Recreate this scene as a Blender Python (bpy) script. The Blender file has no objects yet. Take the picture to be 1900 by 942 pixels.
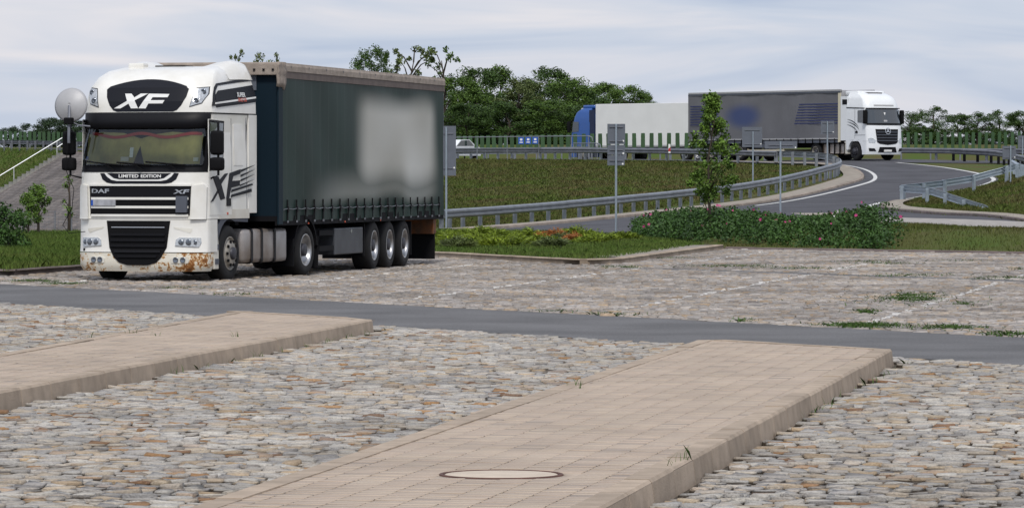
import bpy, bmesh, math, random
import numpy as np
from mathutils import Vector, Matrix
from mathutils.geometry import tessellate_polygon
R = math.radians
rng = np.random.default_rng(7); random.seed(7)
S = bpy.context.scene
COL = S.collection
# ------------------------------------------------------------------ camera
H = 1.91            # eye height above the lot
FP = 7956.0         # focal length in 1900-px units (a long lens)
HZ = 326.0          # image row of the horizon
cam_d = bpy.data.cameras.new("camera"); cam = bpy.data.objects.new("camera", cam_d); COL.objects.link(cam)
cam_d.sensor_width = 36; cam_d.lens = FP/1900*36; cam_d.clip_start = .5; cam_d.clip_end = 9000
cam.location = (0, 0, H); cam.rotation_euler = (R(90)-math.atan((471-HZ)/FP), 0, 0)
S.camera = cam
# ------------------------------------------------------------------ sky and sun
SUN_EL = 51
W_ = bpy.data.worlds.new("World"); S.world = W_; W_.use_nodes = True
nt = W_.node_tree; nt.nodes.clear()
def N(t, **k):
    n = nt.nodes.new(t)
    for a, b in k.items(): setattr(n, a, b)
    return n
L = lambda a, b: nt.links.new(a, b)
out = N('ShaderNodeOutputWorld'); bg = N('ShaderNodeBackground'); bg.inputs[1].default_value = .10
sky = N('ShaderNodeTexSky', sky_type='NISHITA', sun_disc=False, sun_elevation=R(SUN_EL), sun_rotation=R(200), air_density=1.0, dust_density=1.5, ozone_density=1.5)
tc = N('ShaderNodeTexCoord'); sep = N('ShaderNodeSeparateXYZ'); L(tc.outputs['Generated'], sep.inputs[0])
az = N('ShaderNodeMath', operation='ABSOLUTE'); L(sep.outputs[2], az.inputs[0])
ad = N('ShaderNodeMath', operation='ADD'); L(az.outputs[0], ad.inputs[0]); ad.inputs[1].default_value = .12
dx = N('ShaderNodeMath', operation='DIVIDE'); L(sep.outputs[0], dx.inputs[0]); L(ad.outputs[0], dx.inputs[1])
dy = N('ShaderNodeMath', operation='DIVIDE'); L(sep.outputs[1], dy.inputs[0]); L(ad.outputs[0], dy.inputs[1])
cmb = N('ShaderNodeCombineXYZ'); L(dx.outputs[0], cmb.inputs[0]); L(dy.outputs[0], cmb.inputs[1])
no = N('ShaderNodeTexNoise'); no.inputs['Scale'].default_value = 1.5; no.inputs['Detail'].default_value = 4; no.inputs['Roughness'].default_value = .5; no.inputs['Distortion'].default_value = .9
L(cmb.outputs[0], no.inputs['Vector'])
cr = N('ShaderNodeValToRGB'); L(no.outputs[0], cr.inputs[0])
e = cr.color_ramp.elements; e[0].position = .30; e[0].color = (2.8, 3.3, 4.3, 1); e[1].position = .74; e[1].color = (5.2, 4.95, 5.1, 1)
m_ = e.new(.47); m_.color = (3.6, 3.95, 4.7, 1)
mx = N('ShaderNodeMixRGB'); mx.inputs[0].default_value = .92; L(sky.outputs[0], mx.inputs[1]); L(cr.outputs[0], mx.inputs[2])
L(mx.outputs[0], bg.inputs[0]); L(bg.outputs[0], out.inputs[0])
sun_d = bpy.data.lights.new("sun", 'SUN'); sun_d.energy = 1.5; sun_d.angle = R(12); sun_d.color = (1, .96, .9)
sun = bpy.data.objects.new("sun", sun_d); COL.objects.link(sun)
sv = Vector((.05*math.cos(R(SUN_EL)), -.999*math.cos(R(SUN_EL)), math.sin(R(SUN_EL))))   # towards the sun: behind the viewer
sun.rotation_euler = sv.to_track_quat('Z', 'Y').to_euler(); sun.location = (0, 0, 60)
sky.sun_rotation = math.atan2(sv.x, sv.y)
S.view_settings.view_transform = 'Standard'; S.view_settings.look = 'None'; S.view_settings.gamma = 1; S.view_settings.exposure = 0.70
S.view_settings.use_curve_mapping = False
# ------------------------------------------------------------------ materials
def mat(name, col, rough=.7, metal=0, var=.0, vscale=4, col2=None, bump=0, bscale=30, island=0, spec=.5, coat=0, detail=5):
    """Principled with noise colour variation, optional per-island variation and bump."""
    m = bpy.data.materials.new(name); m.use_nodes = True
    t = m.node_tree; b = t.nodes['Principled BSDF']; lk = t.links.new
    b.inputs['Roughness'].default_value = rough; b.inputs['Metallic'].default_value = metal
    b.inputs['Specular IOR Level'].default_value = spec; b.inputs['Coat Weight'].default_value = coat
    c = (*col, 1); b.inputs['Base Color'].default_value = c
    g = t.nodes.new('ShaderNodeNewGeometry'); src = None
    tcn = t.nodes.new('ShaderNodeTexCoord')
    if var or col2:
        n = t.nodes.new('ShaderNodeTexNoise'); n.inputs['Scale'].default_value = vscale; n.inputs['Detail'].default_value = detail
        lk(tcn.outputs['Object'], n.inputs['Vector'])
        r = t.nodes.new('ShaderNodeValToRGB'); lk(n.outputs[0], r.inputs[0])
        r.color_ramp.elements[0].position = .35; r.color_ramp.elements[1].position = .68
        k = 1-var
        r.color_ramp.elements[0].color = c; r.color_ramp.elements[1].color = (*col2, 1) if col2 else (col[0]*k, col[1]*k, col[2]*k, 1)
        src = r.outputs[0]
    if island:
        oi = t.nodes.new('ShaderNodeObjectInfo')
        a = t.nodes.new('ShaderNodeMath'); a.operation = 'ADD'; lk(g.outputs['Random Per Island'], a.inputs[0]); lk(oi.outputs['Random'], a.inputs[1])
        f = t.nodes.new('ShaderNodeMath'); f.operation = 'FRACT'; lk(a.outputs[0], f.inputs[0])
        mr = t.nodes.new('ShaderNodeMapRange'); lk(f.outputs[0], mr.inputs[0]); mr.inputs[3].default_value = 1-island; mr.inputs[4].default_value = 1+island*.7
        h = t.nodes.new('ShaderNodeMixRGB'); h.blend_type = 'MULTIPLY'; h.inputs[0].default_value = 1
        if src: lk(src, h.inputs[1])
        else: h.inputs[1].default_value = c
        lk(mr.outputs[0], h.inputs[2]); src = h.outputs[0]
    if src: lk(src, b.inputs['Base Color'])
    if bump:
        n2 = t.nodes.new('ShaderNodeTexNoise'); n2.inputs['Scale'].default_value = bscale; n2.inputs['Detail'].default_value = 6
        lk(tcn.outputs['Object'], n2.inputs['Vector'])
        bp = t.nodes.new('ShaderNodeBump'); bp.inputs['Strength'].default_value = bump; bp.inputs['Distance'].default_value = .02
        lk(n2.outputs[0], bp.inputs['Height']); lk(bp.outputs[0], b.inputs['Normal'])
    return m
def ramp_mat(name, stops, rough=.85, paint=None, bump=.5, bscale=40, grime=.25, gscale=.7, dirt=None, mot=(.66,1.25), mscale=22):
    """Stone: colour picked per stone from a ramp, mottled, with large soft grime; optional worn white bay lines."""
    m = bpy.data.materials.new(name); m.use_nodes = True
    t = m.node_tree; b = t.nodes['Principled BSDF']; lk = t.links.new; b.inputs['Roughness'].default_value = rough; b.inputs['Specular IOR Level'].default_value = .3
    nn = lambda ty, **k: [n for n in [t.nodes.new(ty)] if [setattr(n, a, v) for a, v in k.items()] or True][0]
    g = nn('ShaderNodeNewGeometry'); oi = nn('ShaderNodeObjectInfo')
    a = nn('ShaderNodeMath', operation='ADD'); lk(g.outputs['Random Per Island'], a.inputs[0]); lk(oi.outputs['Random'], a.inputs[1])
    f = nn('ShaderNodeMath', operation='FRACT'); lk(a.outputs[0], f.inputs[0])
    r = nn('ShaderNodeValToRGB'); lk(f.outputs[0], r.inputs[0]); r.color_ramp.interpolation = 'LINEAR'
    el = r.color_ramp.elements; el[0].position = stops[0][0]; el[0].color = (*stops[0][1], 1); el[1].position = stops[-1][0]; el[1].color = (*stops[-1][1], 1)
    for p, c in stops[1:-1]: q = el.new(p); q.color = (*c, 1)
    n1 = nn('ShaderNodeTexNoise'); n1.inputs['Scale'].default_value = mscale; n1.inputs['Detail'].default_value = 6; n1.inputs['Roughness'].default_value = .7; lk(g.outputs['Position'], n1.inputs['Vector'])
    r1 = nn('ShaderNodeMapRange'); lk(n1.outputs[0], r1.inputs[0]); r1.inputs[1].default_value = .3; r1.inputs[2].default_value = .7; r1.inputs[3].default_value = mot[0]; r1.inputs[4].default_value = mot[1]
    x1 = nn('ShaderNodeMixRGB', blend_type='MULTIPLY'); x1.inputs[0].default_value = 1; lk(r.outputs[0], x1.inputs[1]); lk(r1.outputs[0], x1.inputs[2])
    n2 = nn('ShaderNodeTexNoise'); n2.inputs['Scale'].default_value = gscale; n2.inputs['Detail'].default_value = 5; lk(g.outputs['Position'], n2.inputs['Vector'])
    r2 = nn('ShaderNodeMapRange'); lk(n2.outputs[0], r2.inputs[0]); r2.inputs[1].default_value = .35; r2.inputs[2].default_value = .65; r2.inputs[3].default_value = 1-grime; r2.inputs[4].default_value = 1.05
    x2 = nn('ShaderNodeMixRGB', blend_type='MULTIPLY'); x2.inputs[0].default_value = 1; lk(x1.outputs[0], x2.inputs[1]); lk(r2.outputs[0], x2.inputs[2])
    src = x2.outputs[0]
    if paint:
        (px, py), u0, sp, hw, segs = paint            # across direction, first line, spacing, half width, (v0,v1) ranges
        s_ = nn('ShaderNodeSeparateXYZ'); lk(g.outputs['Position'], s_.inputs[0])
        def mm(op, A, B):
            q = nn('ShaderNodeMath', operation=op)
            for i, v in enumerate((A, B)):
                if v is None: continue
                if isinstance(v, (int, float)): q.inputs[i].default_value = v
                else: lk(v, q.inputs[i])
            return q.outputs[0]
        u = mm('ADD', mm('MULTIPLY', s_.outputs[0], px), mm('MULTIPLY', s_.outputs[1], py))
        d = mm('PINGPONG', mm('SUBTRACT', u, u0), sp/2)
        on = mm('LESS_THAN', d, hw)
        # only between the lanes: w = distance beyond the access lane edge
        w = mm('ADD', mm('MULTIPLY', s_.outputs[0], .857), mm('MULTIPLY', s_.outputs[1], .514))
        band = None
        for w0, w1 in segs:
            q = mm('MULTIPLY', mm('GREATER_THAN', w, w0), mm('LESS_THAN', w, w1)); band = q if band is None else mm('MAXIMUM', band, q)
        n3 = nn('ShaderNodeTexNoise'); n3.inputs['Scale'].default_value = 5; n3.inputs['Detail'].default_value = 6; lk(g.outputs['Position'], n3.inputs['Vector'])
        wear = mm('GREATER_THAN', n3.outputs[0], .49)
        mk = mm('MULTIPLY', mm('MULTIPLY', on, band), mm('MULTIPLY', wear, .5))
        x3 = nn('ShaderNodeMixRGB'); lk(mk, x3.inputs[0]); lk(src, x3.inputs[1]); x3.inputs[2].default_value = (.78, .78, .76, 1); src = x3.outputs[0]
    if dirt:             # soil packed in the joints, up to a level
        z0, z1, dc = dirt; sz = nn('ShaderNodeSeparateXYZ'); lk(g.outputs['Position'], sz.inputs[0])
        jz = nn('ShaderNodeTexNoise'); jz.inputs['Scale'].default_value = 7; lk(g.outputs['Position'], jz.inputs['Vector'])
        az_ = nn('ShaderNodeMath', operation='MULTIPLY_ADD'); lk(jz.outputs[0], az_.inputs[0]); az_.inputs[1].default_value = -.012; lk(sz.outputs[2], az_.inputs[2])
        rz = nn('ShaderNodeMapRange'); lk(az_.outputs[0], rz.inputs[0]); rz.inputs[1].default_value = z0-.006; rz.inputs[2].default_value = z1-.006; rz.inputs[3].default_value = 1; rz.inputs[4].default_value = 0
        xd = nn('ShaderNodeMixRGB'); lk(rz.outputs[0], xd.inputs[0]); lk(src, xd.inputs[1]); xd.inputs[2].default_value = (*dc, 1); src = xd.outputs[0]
    lk(src, b.inputs['Base Color'])
    n4 = nn('ShaderNodeTexNoise'); n4.inputs['Scale'].default_value = bscale; n4.inputs['Detail'].default_value = 5; lk(g.outputs['Position'], n4.inputs['Vector'])
    bp = nn('ShaderNodeBump'); bp.inputs['Strength'].default_value = bump; bp.inputs['Distance'].default_value = .02; lk(n4.outputs[0], bp.inputs['Height']); lk(bp.outputs[0], b.inputs['Normal'])
    return m
M = {}
M['asphalt'] = mat('asphalt', (.155,.155,.162), .92, var=.4, vscale=9, bump=.6, bscale=60, spec=.25)
M['asphalt'] = ramp_mat('asphalt', [(0,(.15,.148,.15)),(1,(.15,.148,.15))], rough=.92, grime=.28, gscale=.45, bump=.7, bscale=55, mot=(.55,1.45), mscale=38)
M['asphalt_new'] = mat('asphalt_new', (.085,.085,.095), .9, var=.3, vscale=.5, bump=.4, bscale=40, spec=.25)
M['sand'] = mat('sand', (.10,.082,.062), .95, var=.5, vscale=9, bump=.6, bscale=80, spec=.2)
M['sand_far'] = mat('sand_far', (.09,.075,.06), .95, var=.5, vscale=6, bump=.6, bscale=80, spec=.2)
M['kerb'] = mat('kerb', (.43,.345,.265), .9, var=.25, vscale=5, bump=.25, bscale=60, spec=.25, island=.15)
M['kerb_far'] = mat('kerb_far', (.36,.30,.25), .9, var=.35, vscale=1.5, bump=.25, bscale=40, spec=.25, island=.12)
M['kerb_dark'] = mat('kerb_dark', (.20,.16,.15), .9, var=.35, vscale=1.5, spec=.25, island=.15)
M['pave_far'] = mat('pave_far', (.34,.30,.25), .9, var=.25, vscale=2, spec=.25, island=.15)
M['soil'] = mat('soil', (.045,.06,.02), .95, col2=(.085,.065,.035), vscale=.6, bump=.8, bscale=12, spec=.1)
M['grass_bank'] = mat('grass_bank', (.065,.10,.020), .95, col2=(.095,.075,.034), vscale=.35, bump=1, bscale=6, spec=.1, detail=9)
M['grass_blade'] = mat('grass_blade', (.072,.135,.020), .8, col2=(.125,.165,.038), vscale=.5, island=.4, spec=.2)
M['grass_dry'] = mat('grass_dry', (.075,.118,.020), .85, col2=(.125,.10,.045), vscale=.45, island=.45, spec=.15, detail=8)
M['weed'] = mat('weed', (.07,.13,.03), .8, island=.4, spec=.2)
M['white_line'] = mat('white_line', (.62,.62,.60), .8, var=.2, vscale=3)
M['galv'] = mat('galv', (.29,.31,.34), .5, .55, var=.25, vscale=2, spec=.4)
M['galv_blue'] = mat('galv_blue', (.40,.46,.52), .4, .6, var=.2, vscale=2, spec=.4)
M['galv_dark'] = mat('galv_dark', (.20,.21,.24), .6, .4, var=.3, vscale=2)
M['sign_back'] = mat('sign_back', (.13,.145,.175), .6, .2, var=.12, vscale=3)
M['slat_green'] = mat('slat_green', (.035,.085,.03), .6, island=.2)
M['blue_sign'] = mat('blue_sign', (.02,.09,.42), .5)
M['red'] = mat('red', (.45,.02,.02), .5)
M['white'] = mat('white', (.82,.81,.77), .32, col2=(.72,.70,.64), vscale=2.2, coat=.4, detail=9)
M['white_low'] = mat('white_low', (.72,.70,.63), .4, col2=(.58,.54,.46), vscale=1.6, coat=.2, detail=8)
M['white_act'] = mat('white_act', (.80,.82,.84), .3, var=.04, coat=.4)
M['white_box'] = mat('white_box', (.80,.80,.79), .5, var=.06, vscale=.8)
M['blue_cab'] = mat('blue_cab', (.015,.085,.33), .35, coat=.4)
M['black'] = mat('black', (.006,.006,.008), .5, spec=.2)
M['black_matt'] = mat('black_matt', (.006,.006,.007), .8, spec=.15)
M['decal'] = mat('decal', (.010,.011,.016), .5, spec=.2)
M['decal_white'] = mat('decal_white', (.80,.80,.78), .4)
M['decal_red'] = mat('decal_red', (.55,.07,.03), .5)
M['chrome'] = mat('chrome', (.62,.63,.65), .25, .9)
M['lamp'] = mat('lamp', (.62,.65,.68), .12, .35, var=.4, vscale=30, coat=1)
M['lens'] = mat('lens', (.16,.18,.21), .1, .6, coat=1)
M['amber'] = mat('amber', (.6,.08,.02), .35)
M['grey_plastic'] = mat('grey_plastic', (.085,.095,.12), .6, var=.2, vscale=3)
M['tyre'] = mat('tyre', (.009,.009,.010), .9, var=.3, vscale=6)
M['rim'] = mat('rim', (.42,.39,.34), .5, .4, var=.45, vscale=5)
M['rim_alu'] = mat('rim_alu', (.55,.55,.56), .35, .8, var=.5, vscale=4)
M['rim_dark'] = mat('rim_dark', (.05,.05,.06), .5, .4)
M['chassis'] = mat('chassis', (.008,.008,.010), .8, var=.3, vscale=3, spec=.15)
M['tank'] = mat('tank', (.44,.42,.41), .45, .5, col2=(.22,.18,.15), vscale=1.3, detail=8)
M['box_black'] = mat('box_black', (.03,.033,.04), .5, col2=(.06,.065,.075), vscale=2.2)
M['rust'] = mat('rust', (.09,.05,.03), .9, col2=(.20,.07,.02), vscale=5)
M['beige_tarp'] = mat('beige_tarp', (.37,.31,.26), .8, var=.3, vscale=5, bump=.5, bscale=14)
M['grey_front'] = mat('grey_front', (.11,.125,.155), .6)
M['curtain'] = mat('curtain', (.60,.54,.24), .9, var=.35, vscale=3)
M['curtain_red'] = mat('curtain_red', (.55,.08,.08), .9)
M['plate'] = mat('plate', (.42,.43,.46), .5, var=.35, vscale=9)
M['trunk'] = mat('trunk', (.055,.042,.03), .9, var=.4, vscale=8)
M['yellow'] = mat('yellow', (.62,.5,.06), .5)
M['cream'] = mat('cream', (.62,.57,.43), .6)
M['dish'] = mat('dish', (.42,.42,.43), .5, .1, var=.1)
M['step'] = mat('step', (.34,.33,.30), .9, var=.3, vscale=4, island=.12)
M['flower_pink'] = mat('flower_pink', (.48,.05,.20), .7)
M['flower_white'] = mat('flower_white', (.8,.78,.76), .7)
M['iron'] = mat('iron', (.12,.055,.04), .85, var=.4, vscale=10)
M['concrete'] = mat('concrete', (.58,.49,.39), .9, var=.15, vscale=6, bump=.2)
def leaf(name, c, v=.45, c2=None, tr=.25):
    m = mat(name, c, .6, col2=c2 or (c[0]*1.5, c[1]*1.4, c[2]*1.2), vscale=1.2, island=v, spec=.3)
    return m
M['leaf_dark'] = leaf('leaf_dark', (.040,.080,.016)); M['leaf_mid'] = leaf('leaf_mid', (.062,.115,.020))
M['leaf_olive'] = leaf('leaf_olive', (.085,.115,.038)); M['leaf_linden'] = leaf('leaf_linden', (.085,.155,.024))
M['leaf_rose'] = leaf('leaf_rose', (.034,.080,.017)); M['leaf_juniper'] = leaf('leaf_juniper', (.14,.20,.016), .5)
M['leaf_orange'] = leaf('leaf_orange', (.30,.12,.035), .5); M['leaf_far'] = leaf('leaf_far', (.022,.045,.016))
# glass: dark reflective pane you can see through
def glass(name, tint, f=.75):
    m = bpy.data.materials.new(name); m.use_nodes = True; t = m.node_tree; t.nodes.clear()
    o = t.nodes.new('ShaderNodeOutputMaterial'); mx = t.nodes.new('ShaderNodeMixShader'); tr = t.nodes.new('ShaderNodeBsdfTransparent'); gl = t.nodes.new('ShaderNodeBsdfGlossy')
    tr.inputs[0].default_value = (*tint, 1); gl.inputs['Roughness'].default_value = .03; gl.inputs[0].default_value = (.9,.95,1,1)
    fr = t.nodes.new('ShaderNodeFresnel'); fr.inputs[0].default_value = 1.6
    t.links.new(fr.outputs[0], mx.inputs[0]); t.links.new(tr.outputs[0], mx.inputs[1]); t.links.new(gl.outputs[0], mx.inputs[2]); t.links.new(mx.outputs[0], o.inputs[0])
    return m
M['glass'] = glass('glass', (.60,.64,.58)); M['glass_side'] = mat('glass_side', (.06,.075,.085), .06, spec=.9, coat=1); M['glass_far'] = mat('glass_far', (.03,.04,.05), .08, spec=.8, coat=1)
# ------------------------------------------------------------------ object helpers
def tag(o, label=None, cat=None, group=None, kind=None):
    if label: o['label'] = label
    if cat: o['category'] = cat
    if group: o['group'] = group
    if kind: o['kind'] = kind
    return o
def link(o, parent=None):
    COL.objects.link(o)
    if parent: o.parent = parent
    return o
def empty(name, loc=(0,0,0), rz=0, **k):
    o = bpy.data.objects.new(name, None); o.location = loc; o.rotation_euler = (0,0,rz); o.empty_display_size = .2; link(o)
    return tag(o, **k)
def npmesh(name, V, F, mats, smooth=False):
    """fast mesh from arrays; F is (n,k) int array or list of tuples"""
    me = bpy.data.meshes.new(name)
    if isinstance(F, np.ndarray):
        n, k = F.shape
        me.vertices.add(len(V)); me.vertices.foreach_set('co', np.asarray(V, np.float32).ravel())
        me.loops.add(n*k); me.loops.foreach_set('vertex_index', F.astype(np.int32).ravel())
        me.polygons.add(n); me.polygons.foreach_set('loop_start', np.arange(0, n*k, k, dtype=np.int32))
        me.update(calc_edges=True)
    else:
        me.from_pydata([tuple(map(float, v)) for v in V], [], F)
    for m in (mats if isinstance(mats, (list, tuple)) else [mats]): me.materials.append(m)
    if smooth: me.polygons.foreach_set('use_smooth', [True]*len(me.polygons))
    me.validate(); me.update(); return me
class B:
    """collects solids into one mesh"""
    def __init__(s): s.v = []; s.f = []
    def add(s, V, F):
        o = len(s.v); s.v += [tuple(v) for v in V]; s.f += [tuple(i+o for i in f) for f in F]; return s
    def box(s, x0, x1, y0, y1, z0, z1, bev=0):
        if bev:
            bm = bmesh.new(); bmesh.ops.create_cube(bm, size=1)
            for v in bm.verts: v.co = ((x0+x1)/2+v.co.x*(x1-x0), (y0+y1)/2+v.co.y*(y1-y0), (z0+z1)/2+v.co.z*(z1-z0))
            bmesh.ops.bevel(bm, geom=bm.edges[:], offset=bev, segments=2, affect='EDGES', profile=.6)
            bm.verts.index_update(); s.add([v.co[:] for v in bm.verts], [[v.index for v in f.verts] for f in bm.faces]); bm.free(); return s
        V = [(x,y,z) for z in (z0,z1) for y in (y0,y1) for x in (x0,x1)]
        return s.add(V, [(0,2,3,1),(4,5,7,6),(0,1,5,4),(2,6,7,3),(0,4,6,2),(1,3,7,5)])
    def tube(s, pts, r, n=6, cap=True):
        pts = [Vector(p) for p in pts]; rs = r if isinstance(r, (list, tuple)) else [r]*len(pts); V = []; F = []
        for i, p in enumerate(pts):
            d = (pts[min(i+1, len(pts)-1)]-pts[max(i-1, 0)]).normalized()
            a = d.cross(Vector((0,0,1)) if abs(d.z) < .9 else Vector((1,0,0))).normalized(); b = d.cross(a)
            for k in range(n):
                t = 2*math.pi*k/n; V.append(p+a*math.cos(t)*rs[i]+b*math.sin(t)*rs[i])
        for i in range(len(pts)-1):
            for k in range(n): F.append((i*n+k, i*n+(k+1)%n, (i+1)*n+(k+1)%n, (i+1)*n+k))
        if cap: F += [tuple(range(n))[::-1], tuple((len(pts)-1)*n+k for k in range(n))]
        return s.add(V, F)
    def lathe(s, prof, n=28, axis='x', c=(0,0,0)):
        """prof: list of (axial, radius)"""
        V = []; F = []
        for (a, r) in prof:
            for k in range(n):
                t = 2*math.pi*k/n; u, w = r*math.cos(t), r*math.sin(t)
                V.append({'x': (c[0]+a, c[1]+u, c[2]+w), 'y': (c[0]+u, c[1]+a, c[2]+w), 'z': (c[0]+u, c[1]+w, c[2]+a)}[axis])
        for i in range(len(prof)-1):
            for k in range(n): F.append((i*n+k, i*n+(k+1)%n, (i+1)*n+(k+1)%n, (i+1)*n+k))
        return s.add(V, F)
    def prism(s, poly, fn, t0, t1):
        """polygon (u,v) mapped through fn(u,v,t) between depths t0,t1"""
        n = len(poly); V = [fn(u,v,t0) for u,v in poly]+[fn(u,v,t1) for u,v in poly]
        return s.add(V, [tuple(range(n))[::-1], tuple(range(n, 2*n))]+[(i,(i+1)%n,n+(i+1)%n,n+i) for i in range(n)])
    def obj(s, name, m, parent=None, smooth=False, **k):
        o = bpy.data.objects.new(name, npmesh(name, s.v, s.f, m, smooth)); link(o, parent)
        if smooth == 'auto': pass
        return tag(o, **k)
def clip_cell(poly, x0, x1, y0, y1):
    for ax, lim, sg in ((0,x0,1),(0,x1,-1),(1,y0,1),(1,y1,-1)):
        if not poly: return poly
        o = []; p = poly[-1]; pi = (p[ax]-lim)*sg >= 0
        for q in poly:
            qi = (q[ax]-lim)*sg >= 0
            if qi != pi:
                t = (lim-p[ax])/(q[ax]-p[ax]); r = [p[0]+t*(q[0]-p[0]), p[1]+t*(q[1]-p[1])]; r[ax] = lim; o.append(tuple(r))
            if qi: o.append(q)
            p, pi = q, qi
        poly = o
    return poly
def area(p): return sum(p[i][0]*p[(i+1)%len(p)][1]-p[(i+1)%len(p)][0]*p[i][1] for i in range(len(p)))/2
def patch(poly, cell, fn, skirt=None):
    """polygon cut to a grid and mapped through fn(u,v) -> xyz ; skirt: fn2(u,v) for the back edge"""
    b = B(); poly = [tuple(p) for p in poly]
    if area(poly) < 0: poly = poly[::-1]
    tris = []
    for t3 in tessellate_polygon([[Vector((p[0], p[1], 0)) for p in poly]]):
        q = [poly[i] for i in t3]; tris.append(q if area(q) > 0 else q[::-1])
    cx, cy = cell if isinstance(cell, tuple) else (cell, cell)
    xs = [p[0] for p in poly]; ys = [p[1] for p in poly]; idx = {}
    def vid(p):
        k = (round(p[0], 5), round(p[1], 5))
        if k not in idx: idx[k] = len(b.v); b.v.append(tuple(fn(*p)))
        return idx[k]
    for i in range(math.floor(min(xs)/cx), math.ceil(max(xs)/cx)):
        for j in range(math.floor(min(ys)/cy), math.ceil(max(ys)/cy)):
            for tri in tris:
                if max(p[0] for p in tri) < i*cx or min(p[0] for p in tri) > (i+1)*cx or max(p[1] for p in tri) < j*cy or min(p[1] for p in tri) > (j+1)*cy: continue
                c = clip_cell(tri, i*cx, (i+1)*cx, j*cy, (j+1)*cy)
                if len(c) >= 3 and abs(area(c)) > 1e-7:
                    ids = []
                    for p in c:
                        q = vid(p)
                        if q not in ids: ids.append(q)
                    if len(ids) >= 3: b.f.append(tuple(ids))
    if skirt:
        n = len(poly)
        for i in range(n):
            p, q = poly[i], poly[(i+1)%n]; k = max(1, int(max(abs(q[0]-p[0])/cx, abs(q[1]-p[1])/cy)))
            for t in range(k):
                a = (p[0]+(q[0]-p[0])*t/k, p[1]+(q[1]-p[1])*t/k); c = (p[0]+(q[0]-p[0])*(t+1)/k, p[1]+(q[1]-p[1])*(t+1)/k)
                b.add([fn(*a), fn(*c), skirt(*c), skirt(*a)], [(0,3,2,1)])
    return b
def inside(P, poly):
    P = np.asarray(P); x, y = P[:,0], P[:,1]; c = np.zeros(len(P), bool); n = len(poly)
    for i in range(n):
        x1, y1 = poly[i]; x2, y2 = poly[(i+1)%n]
        if y1 == y2: continue
        c ^= ((y1 > y) != (y2 > y)) & (x < (x2-x1)*(y-y1)/(y2-y1)+x1)
    return c
def copy_tree(o, parent=None):
    c = o.copy(); COL.objects.link(c)
    if parent: c.parent = parent
    for ch in list(o.children): copy_tree(ch, c)
    return c
def text_mesh(s, bold=.0):
    cu = bpy.data.curves.new('t', 'FONT'); cu.body = s; cu.offset = bold; cu.align_x = 'CENTER'; cu.resolution_u = 3
    o = bpy.data.objects.new('t', cu); COL.objects.link(o); dg = bpy.context.evaluated_depsgraph_get(); me = o.evaluated_get(dg).to_mesh()
    V = np.array([v.co[:] for v in me.vertices]); F = [tuple(p.vertices) for p in me.polygons]
    o.evaluated_get(dg).to_mesh_clear(); bpy.data.objects.remove(o); bpy.data.curves.remove(cu)
    return V, F
def lettering(name, s, fn, u0, v0, w, h, m, parent, bold=.02, shear=0, label=None):
    """flat print fitted to a w x h box centred on (u0,v0), mapped through fn(u,v)"""
    V, F = text_mesh(s, bold); lo, hi = V.min(0), V.max(0)
    b = B(); P = []
    for x, y, _ in V:
        a = ((x-lo[0])/(hi[0]-lo[0])-.5)*w; c = ((y-lo[1])/(hi[1]-lo[1])-.5)*h; P.append(fn(u0+a+shear*c, v0+c))
    b.add(P, F); o = b.obj(name, m, parent)
    if label: o['label'] = label
    return o
# ------------------------------------------------------------------ survey: ground positions from bearing and range
def gx(px, D): return (px-950)*D/FP
def gz(py, D): return H-(py-HZ)*D/FP
def gp(px, py): D = H*FP/(py-HZ); return (gx(px, D), D)      # a point on the level lot
# ------------------------------------------------------------------ terrain
CP = []
for X in (-30,-18,-8,-2,3): CP.append((X,118,0.0))
CP += [(8,120,.42),(14,118,.5),(22,118,.5),(35,118,.5),(60,118,.5),(-12,140,0),(-3,140,0),(3,138,.03),(10,142,.35),(18,145,.46),(30,140,.5),(60,150,.8)]
for px, py, D in [(859,425,155),(1100,403,170),(1288,382,186),(1400,366,198),(1480,347,209),(1530,335,216),(1560,325,224),(1520,312,230),(1440,306,238),(1300,301,246),(1060,298,258),(830,296,275),
                  (1671,303,238),(1760,312,231),(1831,325,223),(1850,336,214),(1803,350,205),(1720,364,196),(1650,376,188),(1640,385,180),(1785,361,191),(1830,353,190),(1863,343,189),(1897,331,189),(1750,401,158),(1990,416,140),(1600,403,150),(1640,298,243)]:
    CP.append((gx(px, D), D, gz(py, D)))
CP += [(15,262,2.78),(26,256,2.8),(40,250,2.8),(60,245,2.8),(30,275,2.8),(0,290,2.9),(15,300,2.9),(50,300,2.9),(0,330,2.9),(40,340,2.9),(30,205,2.2),(45,210,2.4),(60,200,2.2),(-8,160,-.4),(-8,200,.3),(-8,240,1.6)]
CP = np.array(CP); _k = len(CP)
def _U(d2): return np.where(d2 > 0, d2*np.log(np.maximum(d2, 1e-12)), 0)
SC = np.array([.1, .03])
_A = CP[:,:2]*SC; _Kd = ((_A[:,None]-_A[None])**2).sum(-1)
_Lm = np.zeros((_k+3, _k+3)); _Lm[:_k,:_k] = _U(_Kd)+np.eye(_k)*.004; _Lm[:_k,_k] = 1; _Lm[:_k,_k+1:] = _A; _Lm[_k:,:_k] = _Lm[:_k,_k:].T
_w = np.linalg.solve(_Lm, np.concatenate([CP[:,2], np.zeros(3)]))
def sm(a, b, x): t = np.clip((x-a)/(b-a), 0, 1); return t*t*(3-2*t)
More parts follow.
